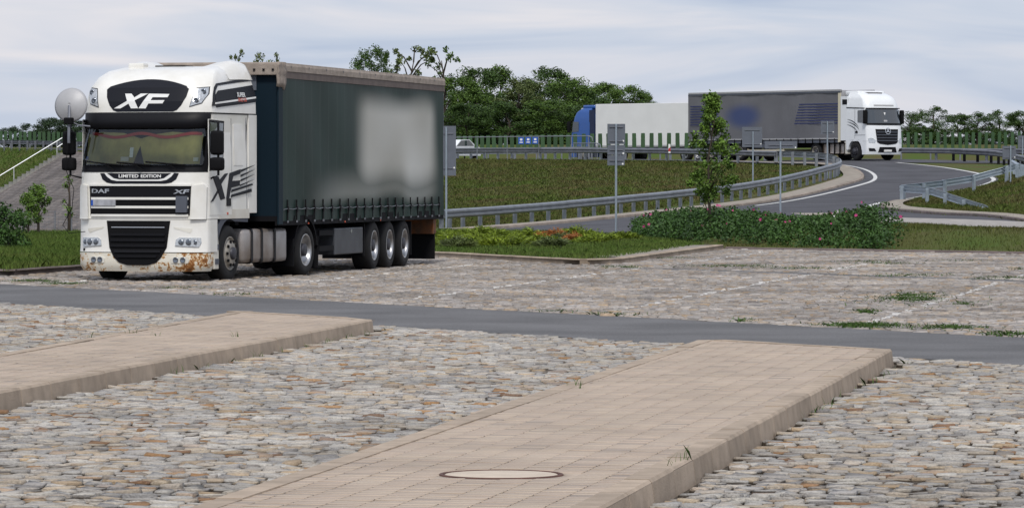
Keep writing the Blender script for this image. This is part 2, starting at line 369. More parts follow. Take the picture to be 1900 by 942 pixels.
def T(X, Y):
    X = np.asarray(X, float); Y = np.asarray(Y, float); sh = np.broadcast(X, Y).shape
    x = np.clip(np.broadcast_to(X, sh).ravel(), -30, 60); y = np.clip(np.broadcast_to(Y, sh).ravel(), 116, 320)
    Q = np.stack([x, y], 1)*SC; z = np.empty(len(x))
    for i in range(0, len(x), 20000):
        q = Q[i:i+20000]; d2 = ((q[:,None]-_A[None])**2).sum(-1); z[i:i+20000] = _U(d2)@_w[:_k]+_w[_k]+q@_w[_k+1:]
    xr = np.broadcast_to(X, sh).ravel(); yr = np.broadcast_to(Y, sh).ravel()
    z = np.clip(z, -.5, 3.0); z = z+(2.9-z)*sm(262, 285, yr)*sm(-9, -4, xr)*(yr > 255)
    # the embankment of the road on the left, with a lower road beside it
    zh = 2.9+np.clip((yr-280)/65, 0, 1.4)*1.05
    dist = 112.5-.906*xr-.423*yr
    zl = np.clip(zh-np.maximum(dist, 0)/1.75, -2.4, 9); zl = zl*sm(133, 158, yr)
    t = sm(-13, -8, xr+.0*yr); z = zl*(1-t)+z*t
    z = z+1.3*sm(307, 317, yr)*t
    k = np.where(xr > 5.4, 111.2-(xr-5.4), 113)          # the kerb at the back of the lot
    z = z*sm(0, 5, yr-k)
    return z.reshape(sh)
def Tz(x, y): return float(T(np.array([x]), np.array([y]))[0])
# ================================================================== THE SETTING
def axis_grid(lo, hi, st, far, gr=1.35):
    a = list(np.arange(lo, hi+1e-6, st)); s = st
    while a[-1] < far: s *= gr; a.append(a[-1]+s)
    s = st
    while a[0] > -far: s *= gr; a.insert(0, a[0]-s)
    return np.array(a)
xs = axis_grid(-48, 48, .8, 4000); ys = axis_grid(100, 352, 1.0, 5000)
GX, GY = np.meshgrid(xs, ys); Zg = T(GX, GY)-.10*(1-sm(113, 124, GY))
nx, ny = len(xs), len(ys); ii = np.arange(nx*ny).reshape(ny, nx)
Fq = np.stack([ii[:-1,:-1].ravel(), ii[:-1,1:].ravel(), ii[1:,1:].ravel(), ii[1:,:-1].ravel()], 1)
o = bpy.data.objects.new('ground', npmesh('ground', np.stack([GX.ravel(), GY.ravel(), Zg.ravel()], 1), Fq, M['grass_bank'], True)); link(o); tag(o, kind='structure')
def drape(name, poly, m, off=.04, cell=(1.0, 1.0), **k):
    b = patch(poly, cell, lambda x, y: (x, y, 0)); V = np.array(b.v); V[:,2] = T(V[:,0], V[:,1])+off
    o = bpy.data.objects.new(name, npmesh(name, V, b.f, m, True)); link(o); return tag(o, **k)
def offset_line(P, d):
    P = [Vector((p[0], p[1])) for p in P]; o = []
    for i, p in enumerate(P):
        t = (P[min(i+1, len(P)-1)]-P[max(i-1, 0)]).normalized(); o.append(p+Vector((-t.y, t.x))*d)
    return [tuple(q) for q in o]
def resample(P, step):
    P = [Vector(p) for p in P]; o = [P[0]]; acc = 0; 
    for a, b in zip(P[:-1], P[1:]):
        l = (b-a).length; s = step-acc
        while s <= l+1e-9: o.append(a+(b-a)*(s/l)); s += step
        acc = l-(s-step)
    if (o[-1]-P[-1]).length > step*.3: o.append(P[-1])
    return [tuple(p) for p in o]
def smooth_line(P, n=8):
    """Catmull-Rom"""
    P = [Vector(p) for p in P]; Q = [P[0]*2-P[1]]+P+[P[-1]*2-P[-2]]; o = []
    for i in range(1, len(Q)-2):
        for k in range(n):
            t = k/n; a, b, c, d = Q[i-1:i+3]
            o.append(tuple(.5*((2*b)+(c-a)*t+(2*a-5*b+4*c-d)*t*t+(3*b-a-3*c+d)*t**3)))
    o.append(tuple(P[-1])); return o
def strip(P, w0, w1, m, name, off=.06, parent=None, z=None, **k):
    """flat band between two offsets of a line"""
    A, C = offset_line(P, w0), offset_line(P, w1); V = []; F = []
    za = T(np.array([p[0] for p in A]), np.array([p[1] for p in A])) if z is None else np.full(len(A), z)
    zc = T(np.array([p[0] for p in C]), np.array([p[1] for p in C])) if z is None else np.full(len(C), z)
    for i in range(len(A)): V += [(*A[i], za[i]+off), (*C[i], zc[i]+off)]
    F = [(2*i, 2*i+2, 2*i+3, 2*i+1) for i in range(len(A)-1)]
    o = bpy.data.objects.new(name, npmesh(name, V, F, m)); link(o, parent); return tag(o, **k)
def kerb_run(P, m, parent, w=.16, h=.12, lean=.025, stone=1.0, gap=.007, name='kerb_stone', terrain=True, base=-.06, inner=1, zoff=0):
    """kerb stones one by one along a line; the lot side is to the right of travel when inner=1"""
    Q = resample(P, stone); 
    for a, c in zip(Q[:-1], Q[1:]):
        a = Vector(a[:2]); c = Vector(c[:2]); t = (c-a); l = t.length
        if l < .05: continue
        t.normalize(); n = Vector((-t.y, t.x))*inner; a = a+t*gap; c = c-t*gap
        za = (Tz(*a) if terrain else 0)+zoff; zc = (Tz(*c) if terrain else 0)+zoff; jit = random.uniform(-.004, .004)
        V = []
        for p, z in ((a, za), (c, zc)):
            for q, dz in ((0, base), (lean, h-.02), (lean+.018, h), (w, h), (w, base)):
                V.append((p.x+n.x*q, p.y+n.y*q, z+dz+jit))
        F = [(0,1,2,3,4), (9,8,7,6,5)]+[(i, 5+i, 6+i, 1+i) for i in range(4)]
        if inner < 0: F = [f[::-1] for f in F]
        o = bpy.data.objects.new(name, npmesh(name, V, F, m)); link(o, parent)
# ---- the lot: access lane, parking bays, islands
BD = R(11.0); BV = (math.sin(BD), math.cos(BD)); BU = (math.cos(BD), -math.sin(BD))      # along / across the bays
LU0, LU1, LD = Vector((-9.03,75.6)), Vector((6.03,50.5)), None
UP = lambda t: (-9.03+.514*t, 75.6-.857*t)       # far edge of the access lane
LO = lambda t: (-7.65+.522*t, 64.1-.853*t)       # near edge
def rag(f, a, b, o):
    t = a; P = []
    while (t < b if a < b else t > b): p = f(t); P.append((p[0]+random.uniform(-o,o), p[1]+random.uniform(-o,o)*2)); t += .45*(1 if a < b else -1)
    return P
lane = rag(UP,-26,62,.05)+rag(LO,55,-26,.04)
NEAR = [LO(-26), LO(55), (30, 8), (-30, 8)]
CH = lambda t, o=0: (4.2+.52*t+.857*o, 85.8-.854*t+.514*o)   # narrow asphalt channel behind the first row of bays
VERGE_L = [(-9.55,81.2), (-8.5,86.4), (-6.0,99.3), (-5.2,103.5), (-6.5,134), (-30,134), (-34,122)]
VERGE_M = [(-4.2,106.5), (-1.63,100), (1.30,91.9), (1.75,91.6), (2.45,93.2), (5.5,111), (4.6,121), (3.4,131), (2.6,136), (-2.3,143), (-7,146), (-7.5,128)]
FAR = [UP(-8), UP(62), (34,82.4), (12.4,104), (5.5,111), (2.45,93.2), (1.75,91.6), (1.30,91.9), (-1.63,100), (-4.2,106.5), (-5.2,103.5), (-6.0,99.3), (-8.5,86.4), (-9.55,81.2)]
flat = lambda z: (lambda x, y: (x, y, z))
def sheet(name, poly, z, m, cell=4., **k): return patch(poly, cell, flat(z)).obj(name, m, None, **k)
sheet('road', lane, .004, M['asphalt'], kind='structure')
lot_near = sheet('cobbled_parking', NEAR, -.026, M['sand'], kind='structure')
lot_far = sheet('cobbled_parking', FAR, -.022, M['sand_far'], kind='structure')
chan = [CH(-3,-.42), CH(40,-.42), CH(40,.42), CH(-3,.42)]
sheet('drainage_channel', chan, .006, M['asphalt'], kind='structure')
ISL_R = [(-1.95,21.5), (2.05,46.6), (3.87,43.7), (.18,21.0)]     # top outline, counter-clockwise from near left
ISL_L = [(-7.6,26.5), (-5.08,42.5), (-3.60,56.1), (-1.68,52.9), (-4.28,34.6), (-5.7,24.5)]
# ---- cobbles
NEAR_STOPS = [(0,(0.410,0.385,0.352)),(.14,(0.540,0.507,0.451)),(.26,(0.330,0.317,0.305)),(.38,(0.520,0.463,0.385)),(.50,(0.380,0.361,0.338)),(.60,(0.480,0.390,0.282)),(.68,(0.420,0.395,0.371)),(.76,(0.240,0.224,0.211)),(.84,(0.460,0.341,0.216)),(.91,(0.500,0.473,0.432)),(.955,(0.400,0.234,0.113)),(.985,(0.220,0.127,0.075)),(1,(0.420,0.380,0.338))]
FAR_STOPS = [(0,(0.353,0.320,0.298)),(.15,(0.464,0.421,0.380)),(.3,(0.260,0.238,0.217)),(.45,(0.483,0.440,0.407)),(.6,(0.371,0.329,0.290)),(.72,(0.427,0.348,0.271)),(.82,(0.241,0.220,0.208)),(.92,(0.445,0.329,0.217)),(1,(0.408,0.376,0.343))]
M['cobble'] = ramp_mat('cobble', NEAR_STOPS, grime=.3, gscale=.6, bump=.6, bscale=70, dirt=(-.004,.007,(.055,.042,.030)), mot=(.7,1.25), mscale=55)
u0 = -1.5*BU[0]+66.4*BU[1]
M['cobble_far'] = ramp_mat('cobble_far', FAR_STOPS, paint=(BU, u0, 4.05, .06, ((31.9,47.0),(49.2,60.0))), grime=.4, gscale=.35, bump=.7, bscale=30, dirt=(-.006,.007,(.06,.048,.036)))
def field(poly, holes, step, frame_margin, Ymax=1e9):
    P = np.array(poly); u = P@np.array(BU); v = P@np.array(BV); pts = []
    for j, vv in enumerate(np.arange(v.min(), v.max(), step)):
        uu = u.min()+rng.random()*.2; n = int((u.max()-uu)/(step*.9))
        wd = rng.uniform(.8, 1.6, n)*step; cs = uu+np.cumsum(wd)
        pts.append(np.stack([cs-wd/2, np.full(n, vv)+rng.normal(0, .012, n), wd, np.full(n, step)*rng.uniform(.9, 1.06, n)], 1))
    A = np.concatenate(pts); XY = A[:,:1]*np.array(BU)+A[:,1:2]*np.array(BV)
    k = inside(XY, poly) & (np.abs(XY[:,0]) < .1215*XY[:,1]+frame_margin) & (XY[:,1] < Ymax) & (XY[:,1] > 19)
    for h in holes: k &= ~inside(XY, h)
    return XY[k], A[k,2:]
def grow(poly, d):
    c = Vector((sum(p[0] for p in poly)/len(poly), sum(p[1] for p in poly)/len(poly)))
    n = len(poly); o = []
    for i in range(n):
        a, b, e = (Vector(poly[(i+k) % n]) for k in (-1, 0, 1)); t1 = (b-a).normalized(); t2 = (e-b).normalized()
        m_ = (Vector((t1.y,-t1.x))+Vector((t2.y,-t2.x))); m_.normalize()
        s = 1 if (b+m_*.1-c).length > (b-c).length else -1
        o.append(tuple(b+m_*d*s*1.15))
    return o
STN = []
def stone_shape(k):
    """octagon with three rings and a cap, unit footprint"""
    r_ = np.random.default_rng(50+k); cut = .34
    ring = np.array([(-1+cut,-1),(1-cut,-1),(1,-1+cut),(1,1-cut),(1-cut,1),(-1+cut,1),(-1,1-cut),(-1,-1+cut)], float)*.5
    ring = ring*(1+r_.uniform(-.10,.07,(8,1)))+r_.uniform(-.045,.045,(8,2)); V = []
    for s_, z in ((1.0,-.05), (.98,-.003), (.90,.009)):
        V += [(x*s_, y*s_, z+r_.normal(0,.003)) for x, y in ring]
    V.append((0,0,.012)); F = []
    for a in range(2):
        for i in range(8): F.append((a*8+i, a*8+(i+1)%8, (a+1)*8+(i+1)%8)); F.append((a*8+i, (a+1)*8+(i+1)%8, (a+1)*8+i))
    F += [(16+i, 16+(i+1)%8, 24) for i in range(8)]
    return np.array(V), np.array(F)
SH = [stone_shape(k) for k in range(8)]
def far_shape(k):
    r_ = np.random.default_rng(90+k); q = np.array([(-.5,-.5),(.5,-.5),(.5,.5),(-.5,.5)])+r_.uniform(-.09,.09,(4,2))
    V = [(x, y, -.03) for x, y in q]+[(x*.80, y*.80, .013+r_.normal(0,.003)) for x, y in q]
    F = []
    for i in range(4): F.append((i, (i+1)%4, 4+(i+1)%4)); F.append((i, 4+(i+1)%4, 4+i))
    return np.array(V), np.array(F+[(4,5,6),(4,6,7)])
SHF = [far_shape(k) for k in range(8)]
def stones_mesh(name, XY, WD, m, shapes, parent, relief, smooth=False):
    n = len(XY); kk = rng.integers(0, len(shapes), n); ang = rng.normal(0, .09, n)-BD; dz = rng.normal(0, relief, n); tx, ty = rng.normal(0, .035, n), rng.normal(0, .05, n)
    sc = rng.uniform(.9, 1.25, n); VV = []; FF = []; off = 0
    for s_i, (V, F) in enumerate(shapes):
        k = np.where(kk == s_i)[0]
        if len(k) == 0: continue
        x = V[None,:,0]*(WD[k,0,None]-.010); y = V[None,:,1]*(WD[k,1,None]-.013); c, s_ = np.cos(ang[k])[:,None], np.sin(ang[k])[:,None]
        z = V[None,:,2]*sc[k,None]+dz[k,None]+x*tx[k,None]+y*ty[k,None]
        P = np.stack([x*c-y*s_+XY[k,0,None], x*s_+y*c+XY[k,1,None], z], -1).reshape(-1, 3)
        f = (F[None]+(np.arange(len(k))*len(V))[:,None,None]).reshape(-1, 3)+off; off += len(P); VV.append(P); FF.append(f)
    o = bpy.data.objects.new(name, npmesh(name, np.concatenate(VV), np.concatenate(FF), m, smooth)); link(o, parent); tag(o, kind='stuff'); return o
holes = [grow(ISL_R, .10), grow(ISL_L, .10)]
XY, WD = field(NEAR, holes, .14, 2.6)
infr = np.abs(XY[:,0]/XY[:,1]) < .119; yy = np.where(infr & (XY[:,1] > 24.9), XY[:,1], 1e9); pick = np.argsort(yy)[:300]
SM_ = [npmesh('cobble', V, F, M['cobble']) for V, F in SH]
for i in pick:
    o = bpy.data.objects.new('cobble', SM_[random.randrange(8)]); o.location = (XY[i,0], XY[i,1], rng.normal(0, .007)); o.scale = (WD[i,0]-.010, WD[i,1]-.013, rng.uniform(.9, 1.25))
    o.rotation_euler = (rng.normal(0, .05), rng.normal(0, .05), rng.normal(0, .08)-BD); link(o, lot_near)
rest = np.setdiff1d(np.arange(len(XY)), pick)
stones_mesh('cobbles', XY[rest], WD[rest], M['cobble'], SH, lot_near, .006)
XY, WD = field(FAR, [grow(chan, .03)], .155, 3.6)
yy = np.where(np.abs(XY[:,0]/XY[:,1]) < .119, XY[:,1], 1e9); pick = np.argsort(yy)[:300]
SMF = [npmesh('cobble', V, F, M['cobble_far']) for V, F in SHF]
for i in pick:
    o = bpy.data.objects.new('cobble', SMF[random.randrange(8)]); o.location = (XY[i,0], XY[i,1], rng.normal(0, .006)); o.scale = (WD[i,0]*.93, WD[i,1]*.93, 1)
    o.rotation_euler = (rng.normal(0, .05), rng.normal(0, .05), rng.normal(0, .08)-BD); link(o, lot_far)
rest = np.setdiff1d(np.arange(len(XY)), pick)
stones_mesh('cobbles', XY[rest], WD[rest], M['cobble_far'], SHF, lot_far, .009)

# ---- the two paved islands
M['paver'] = ramp_mat('paver', [(0,(.435,.35,.275)),(.3,(.46,.375,.292)),(.6,(.42,.335,.265)),(.8,(.45,.36,.283)),(.94,(.40,.325,.26)),(1,(.30,.25,.21))], grime=.12, gscale=.9, bump=.12, bscale=120, mot=(.93,1.06), mscale=40)
M['joint'] = mat('joint', (.19,.15,.115), .95, var=.3, vscale=8, spec=.2)
def island(poly, n_parts, label, ang):
    bed = sheet('paved_island', poly, .128, M['joint'], 6., kind='structure')
    # sides of the bed
    c, s_ = math.cos(ang), math.sin(ang); U = np.array((c, -s_)); V_ = np.array((s_, c))     # across / along
    P = np.array(poly); u = P@U; v = P@V_; lw, dd = .2, .125; pts = []
    for j, uu in enumerate(np.arange(u.min()-.2, u.max()+.2, lw)):
        vv = np.arange(v.min()-.4+(j % 2)*dd/2, v.max()+.4, dd); pts.append(np.stack([np.full(len(vv), uu), vv], 1))
    A = np.concatenate(pts); XY = A[:,:1]*U+A[:,1:2]*V_
    inn = grow(poly, -.09); k = inside(XY, inn) & (np.abs(XY[:,0]) < .1215*XY[:,1]+2.4); XY = XY[k]
    hole = ((XY[:,0]-MH[0])**2+(XY[:,1]-MH[1])**2) > .43**2; XY = XY[hole]
    Vp = np.array([(x*.5, y*.5, z) for z, g in ((-.04,1),(-.004,1),(0,.955)) for x, y in ((-g,-g*(1 if g == 1 else .985)),(g,-g),(g,g),(-g,g))])
    Fp = []
    for a in range(2):
        for i in range(4): Fp.append((a*4+i, a*4+(i+1)%4, (a+1)*4+(i+1)%4)); Fp.append((a*4+i, (a+1)*4+(i+1)%4, (a+1)*4+i))
    Fp = np.array(Fp+[(8,9,10),(8,10,11)]); me = npmesh('paver', Vp, Fp, M['paver'])
    yy = np.where((np.abs(XY[:,0]/XY[:,1]) < .119) & (XY[:,1] > 22.9), XY[:,1], 1e9); pick = np.argsort(yy)[:n_parts]
    for i in pick:
        o = bpy.data.objects.new('paver', me); o.location = (*XY[i], .14+rng.normal(0, .0012)); o.scale = (.1955, .1205, 1); o.rotation_euler = (rng.normal(0,.005), rng.normal(0,.005), -ang); link(o, bed)
    rest = np.setdiff1d(np.arange(len(XY)), pick); n = len(rest)
    x = Vp[None,:,0]*.1955+0*rest[:,None]; y = Vp[None,:,1]*.1205+0*rest[:,None]; z = Vp[None,:,2]+.14+rng.normal(0,.0012,n)[:,None]+x*rng.normal(0,.006,n)[:,None]+y*rng.normal(0,.01,n)[:,None]
    PP = np.stack([x*c+y*s_+XY[rest,0,None], -x*s_+y*c+XY[rest,1,None], z], -1).reshape(-1,3)
    o = bpy.data.objects.new('pavers', npmesh('pavers', PP, (Fp[None]+(np.arange(n)*12)[:,None,None]).reshape(-1,3), M['paver'])); link(o, bed); tag(o, kind='stuff')
    # kerb stones round it: right side, far end, left side
    g = grow(poly, .03)
    kerb_run(g+[g[0]], M['kerb'], bed, w=.19, h=.146, terrain=False, inner=-1 if area(g) < 0 else 1)
    return bed
MH = gp(930, 880); MH = (gx(930, 25.42), 25.42)
isl_r = island(ISL_R, 300, '', R(9.6)); isl_l = island(ISL_L, 300, '', R(8))
# manhole in the right island: rusty ring with a concrete-filled cover
mh = empty('manhole_cover', (MH[0], MH[1], .132), label='round concrete-filled manhole cover with rusty rim set in the paved island', cat='manhole cover')
B().lathe([(-.03,.37),(.010,.37),(.013,.365),(.013,.348),(.002,.345),(-.03,.345)], 40, 'z').obj('rim', M['iron'], mh, True)
B().lathe([(-.03,.338),(.006,.338),(.010,.33),(.011,.2),(.0115,.0005)], 40, 'z').obj('lid', M['concrete'], mh, True)
B().lathe([(-.035,.50),(.003,.50),(.0055,.49),(.0055,.378),(-.035,.375)], 40, 'z').obj('collar', M['paver'], mh, True)
# ---- verges in the lot
def verge(name, poly, z=.10): return sheet(name, poly, z, M['soil'], 2., kind='structure')
vl = verge('grass_verge', VERGE_L); vm = verge('grass_verge', VERGE_M, .105)
kerb_run([(-34,122),(-9.55,81.2),(-8.5,86.4),(-6.0,99.3),(-5.2,103.5)], M['kerb_dark'], vl, w=.2, h=.125, terrain=False, inner=1)
kerb_run([(-4.2,106.5),(-1.63,100),(1.30,91.9),(1.75,91.6),(2.45,93.2),(5.5,111)], M['kerb'], vm, w=.22, h=.13, terrain=False, inner=1)
kb = strip([(2.5,94.2),(5.2,110.5)], .02, .75, M['pave_far'], 'paved_edge', off=.125, z=0, kind='structure')
kline = [(5.5,111.0),(12.4,104.1),(34,82.5)]
bank = drape('planted_bank', [(5.3,111.4),(12.4,104.3),(34,82.7),(36,100),(gx(1900,110.8),110.8),(gx(1800,113.5),113.5),(gx(1700,123),123),(gx(1600,135),135),(8.2,143),(4.6,135),(3.6,131.5),(4.7,121.5)], M['grass_bank'], .03, kind='structure')
kerb_run(kline, M['kerb_dark'], bank, w=.12, h=.07, terrain=False, inner=1)
# ---- exit road up to the motorway
LEFT = [(-9,150),(gx(820,146),146),(gx(992,154.5),154.5),(gx(1187,168),168),(gx(1378,185),185),(gx(1500,200),200),(gx(1570,211),211),(gx(1602,219),219),(gx(1598,226),226),(gx(1565,232),232),(gx(1500,237),237),(gx(1300,249),249),(gx(1050,262),262),(gx(820,279),279),(-40,355)]
LEFT = smooth_line(LEFT, 6)
RIGHT = [(gx(1671,238),238),(gx(1760,231),231),(gx(1831,223),223),(gx(1852,214),214),(gx(1803,204),204),(gx(1720,195),195),(gx(1655,187.5),187.5)]
RIGHT = smooth_line(RIGHT, 6)
NOSE = smooth_line([(gx(1655,187.5),187.5),(gx(1632,182),182),(gx(1640,174),174),(gx(1690,166),166),(gx(1760,157),157),(gx(1900,140),140),(gx(2150,122),122)], 6)
road_poly = LEFT+[(-30,365),(0,300),(12,268),(26,262),(60,252),(60,243),(30,240)]+RIGHT+NOSE[1:]+[(34,117),(24,119.5),(gx(1900,121),121),(gx(1700,133),133),(gx(1585,147),147),(gx(1467,160),160),(gx(1240,148),148),(gx(1160,139),139),(3.2,132.5),(2.6,136.5),(-2.3,143.5),(-9,147)]
drape('road', road_poly, M['asphalt_new'], .035, kind='structure')
STRIP = [(gx(1467,159),159),(gx(1585,148.5),148.5),(gx(1700,144),144),(gx(1800,142),142),(gx(1900,139.5),139.5),(gx(2150,121),121),(gx(2150,105),105),(gx(1900,110.8),110.8),(gx(1800,113.5),113.5),(gx(1700,123),123),(gx(1600,135),135),(gx(1500,146),146)]
M['setts_far'] = ramp_mat('setts_far', FAR_STOPS, grime=.3, bump=1, bscale=14)
drape('cobbled_strip', STRIP, mat('setts_far2', (.40,.37,.34), .9, var=.45, vscale=3.5, bump=1, bscale=9), .055, kind='structure')
isn = drape('traffic_island', [(gx(1467,160.5),160.5),(gx(1560,158),158),(gx(1587,152),152),(gx(1583,147),147),(gx(1500,150),150)], M['pave_far'], .13, kind='structure')
strip(offset_line(LEFT, -.55)[24:66], -.10, .10, M['white_line'], 'lane_marking', .045, kind='structure')
strip(RIGHT, -.35, -.13, M['white_line'], 'lane_marking', .045, kind='structure')
strip(NOSE[:10], -.60, -.28, M['white_line'], 'lane_marking', .045, kind='structure')
pl = strip(LEFT[:66], .18, 1.1, M['pave_far'], 'pavement', .13, kind='structure')
kerb_run(LEFT[2:60], M['kerb_far'], pl, w=.2, h=.13, stone=2.0)
pr = strip(NOSE, .18, 1.0, M['pave_far'], 'pavement', .13, kind='structure')
kerb_run(NOSE, M['kerb_dark'], pr, w=.2, h=.13, stone=1.2)
# ================================================================== THE PARKED LORRY
def wheel(parent, x, y, side, r=.5, w=.30, kind='dish', z=0, mrim=None, name='wheel'):
    """side = +1: the outer face looks to +x. tyre = the part, rim and hub its sub-parts"""
    s = side
    pr = [(-w, r*.60), (-w, r*.88), (-w*.93, r*.965), (-w*.8, r), (-w*.2, r), (-w*.07, r*.965), (0, r*.88), (.012, r*.75), (0, r*.60), (-.03, r*.56)]
    o = B().lathe([(a*s, q) for a, q in pr], 36, 'x').obj(name, M['tyre'], parent, True); o.location = (x, y, z+r-.012)
    if kind == 'dish':      # deep dished twin or super-single rim
        B().lathe([(s*.004, r*.60), (s*.01, r*.565), (s*-.03, r*.53), (s*-.13, r*.50), (s*-.15, r*.40), (s*-.14, r*.26), (s*-.10, r*.24)], 32, 'x').obj('rim', mrim or M['rim_alu'], o, True)
        B().lathe([(s*-.12, r*.25), (s*-.01, r*.23), (s*.0, r*.17), (s*.0, .001)], 20, 'x').obj('hub', M['rim_dark'], o, True)
        b = B()
        for k in range(10):
            t = k*math.pi/5; b.lathe([(s*-.15, .016), (s*-.115, .016), (s*-.11, .001)], 6, 'x', (0, r*.33*math.cos(t), r*.33*math.sin(t)))
        b.obj('wheel_nuts', M['chrome'], o, kind='stuff')
    else:                   # front wheel: bulged disc with ten hand holes
        B().lathe([(s*.004, r*.60), (s*.012, r*.575), (s*-.03, r*.55), (s*-.045, r*.52), (s*-.02, r*.48), (s*.035, r*.42), (s*.05, r*.36), (s*.05, r*.23), (s*.05, .001)], 40, 'x').obj('rim', mrim or M['rim'], o, True)
        b = B()
        for k in range(10):
            t = k*math.pi/5; b.lathe([(s*.03, r*.058), (s*.058, r*.058), (s*.059, .001)], 10, 'x', (0, r*.43*math.cos(t), r*.43*math.sin(t)))
        b.obj('hand_holes', M['black_matt'], o, kind='stuff')
        B().lathe([(s*.05, r*.23), (s*.09, r*.215), (s*.10, r*.15), (s*.10, .001)], 20, 'x').obj('hub', M['rim_dark'], o, True)
    return o
TH2 = R(18.4)
tr = empty('truck_tractor', (-6.748, 77.24, 0), -TH2, label='white parked lorry tractor with black roof panel and rusty bumper facing the viewer', cat='truck')
# front surface of the cab: y = y0(z) + bow(x)
ZP = [.19,.30,.52,.60,1.12,1.16,1.72,1.97,2.30,2.80,3.05,3.25,3.50,3.70,3.82,3.90]
YP = [.05,.0,.0,.02,.04,.05,.06,.07,.13,.26,.24,.27,.37,.58,.85,1.30]
WP = [1.20,1.245,1.25,1.25,1.25,1.25,1.245,1.245,1.24,1.22,1.24,1.235,1.20,1.13,1.05,.92]
y0 = lambda z: float(np.interp(z, ZP, YP)); wz = lambda z: float(np.interp(z, ZP, WP))
def bow(x, z):
    t = min(1, abs(x)/wz(z)); return .055*t*t+.22*t**7
def FR(off=0.): return lambda x, z: (x, y0(z)+bow(x, z)-off, z)
def outline(z, yb, n=26):
    """plan outline at height z, back edge at yb"""
    w = wz(z); P = [(x, y0(z)+bow(x, z)) for x in w*np.sin(np.linspace(-math.pi/2, math.pi/2, n))]
    P += [(w, y0(z)+.42), (w, yb-.06), (w-.06, yb), (-w+.06, yb), (-w, yb-.06), (-w, y0(z)+.42)]
    return P
def loft(zs, yb, m, name, parent, cap=(True, True)):
    b = B(); n = None
    rings = [outline(z, yb(z) if callable(yb) else yb) for z in zs]; n = len(rings[0])
    for z, r_ in zip(zs, rings): b.v += [(x, y, z) for x, y in r_]
    for i in range(len(zs)-1):
        for k in range(n): b.f.append((i*n+k, i*n+(k+1)%n, (i+1)*n+(k+1)%n, (i+1)*n+k))
    if cap[0]: b.f.append(tuple(range(n))[::-1])
    if cap[1]: b.f.append(tuple((len(zs)-1)*n+k for k in range(n)))
    o = b.obj(name, m, parent, True)
    md = o.modifiers.new('e', 'EDGE_SPLIT'); md.split_angle = R(40); return o
loft([.19,.24,.30,.40,.52], lambda z: .62, M['white'], 'bumper', tr)
loft([.535,.60,.80,1.0,1.12], lambda z: .80, M['white'], 'front_panel', tr)
loft([1.13,1.16,1.45,1.72,1.97,2.12,2.30,2.55,2.80,3.04], 2.28, M['white'], 'cab_body', tr)
loft([3.05,3.15,3.25,3.38,3.50,3.60,3.70,3.77,3.82,3.86,3.90], 2.70, M['white'], 'roof_fairing', tr)
M['bumper_rust'] = mat('bumper_rust', (.72,.69,.60), .5)
def rust_nodes(m):
    t = m.node_tree; b = t.nodes['Principled BSDF']; lk = t.links.new; tcn = t.nodes.new('ShaderNodeTexCoord')
    n = t.nodes.new('ShaderNodeTexNoise'); n.inputs['Scale'].default_value = 11; n.inputs['Detail'].default_value = 9; n.inputs['Roughness'].default_value = .72; lk(tcn.outputs['Object'], n.inputs['Vector'])
    n0 = t.nodes.new('ShaderNodeTexNoise'); n0.inputs['Scale'].default_value = 1.9; n0.inputs['Detail'].default_value = 2; lk(tcn.outputs['Object'], n0.inputs['Vector'])
    a = t.nodes.new('ShaderNodeMath'); a.operation = 'MULTIPLY_ADD'; lk(n0.outputs[0], a.inputs[0]); a.inputs[1].default_value = .45; lk(n.outputs[0], a.inputs[2])
    r = t.nodes.new('ShaderNodeValToRGB'); lk(a.outputs[0], r.inputs[0]); e = r.color_ramp.elements
    e[0].position = .745; e[0].color = (.74,.70,.60,1); e[1].position = .95; e[1].color = (.10,.045,.02,1); q = e.new(.77); q.color = (.58,.40,.20,1); q = e.new(.82); q.color = (.30,.11,.02,1)
    lk(r.outputs[0], b.inputs['Base Color'])
rust_nodes(M['bumper_rust'])
tr_b = [c for c in tr.children if c.name.startswith('bumper')][0]; tr_b.data.materials[0] = M['bumper_rust']; tr_b['label'] = 'white front bumper spotted with orange rust'
def fpart(name, poly, m, off=.012, th=.03, cell=.06, parent=tr, label=None):
    o = patch(poly, cell, FR(off), FR(off-th)).obj(name, m, parent)
    if label: o['label'] = label
    return o
def fx(px, py, dy=.1): return ((px-255.5-32.6*dy)/94.8, (523-py)/103.3)
def fpoly(pts, dy=.1): return [fx(*p, dy) for p in pts]
def rect(a, b, c, d): return [(a,c),(b,c),(b,d),(a,d)]
# lower grille with bars
grl = [(-.62,1.10),(.62,1.10),(.60,.95),(.56,.62),(.46,.44),(.36,.345),(.2,.30),(-.2,.30),(-.36,.345),(-.46,.44),(-.56,.62),(-.60,.95)]
lg = fpart('lower_grille', grl, M['black_matt'], .014, .05)
for z in (.86,.76,.66,.56,.47): 
    w = .53 if z > .6 else .45 if z > .5 else .38; fpart('grille_bar', rect(-w, w, z-.03, z+.012), M['black'], .04, .04, .1, lg)
fpart('chrome_strip', rect(-.52, .52, .975, .99), M['chrome'], .03, .03, .1, lg)
# upper grille: black panel, white bars, badges
ug = fpart('upper_grille', [(-.97,1.20),(.97,1.20),(.99,1.72),(-.99,1.72)], M['black'], .012, .03)
for z in (1.195,1.345,1.50): fpart('grille_bar', rect(-.95, .95, z-.022, z+.022), M['white'], .03, .03, .1, ug)
for z in (1.27,1.42): fpart('grille_slot', rect(-.93, .93, z-.03, z+.03), M['black_matt'], .016, .02, .1, ug)
fpart('white_trim', rect(-1.0, 1.0, 1.725, 1.76), M['white'], .03, .03, .1)
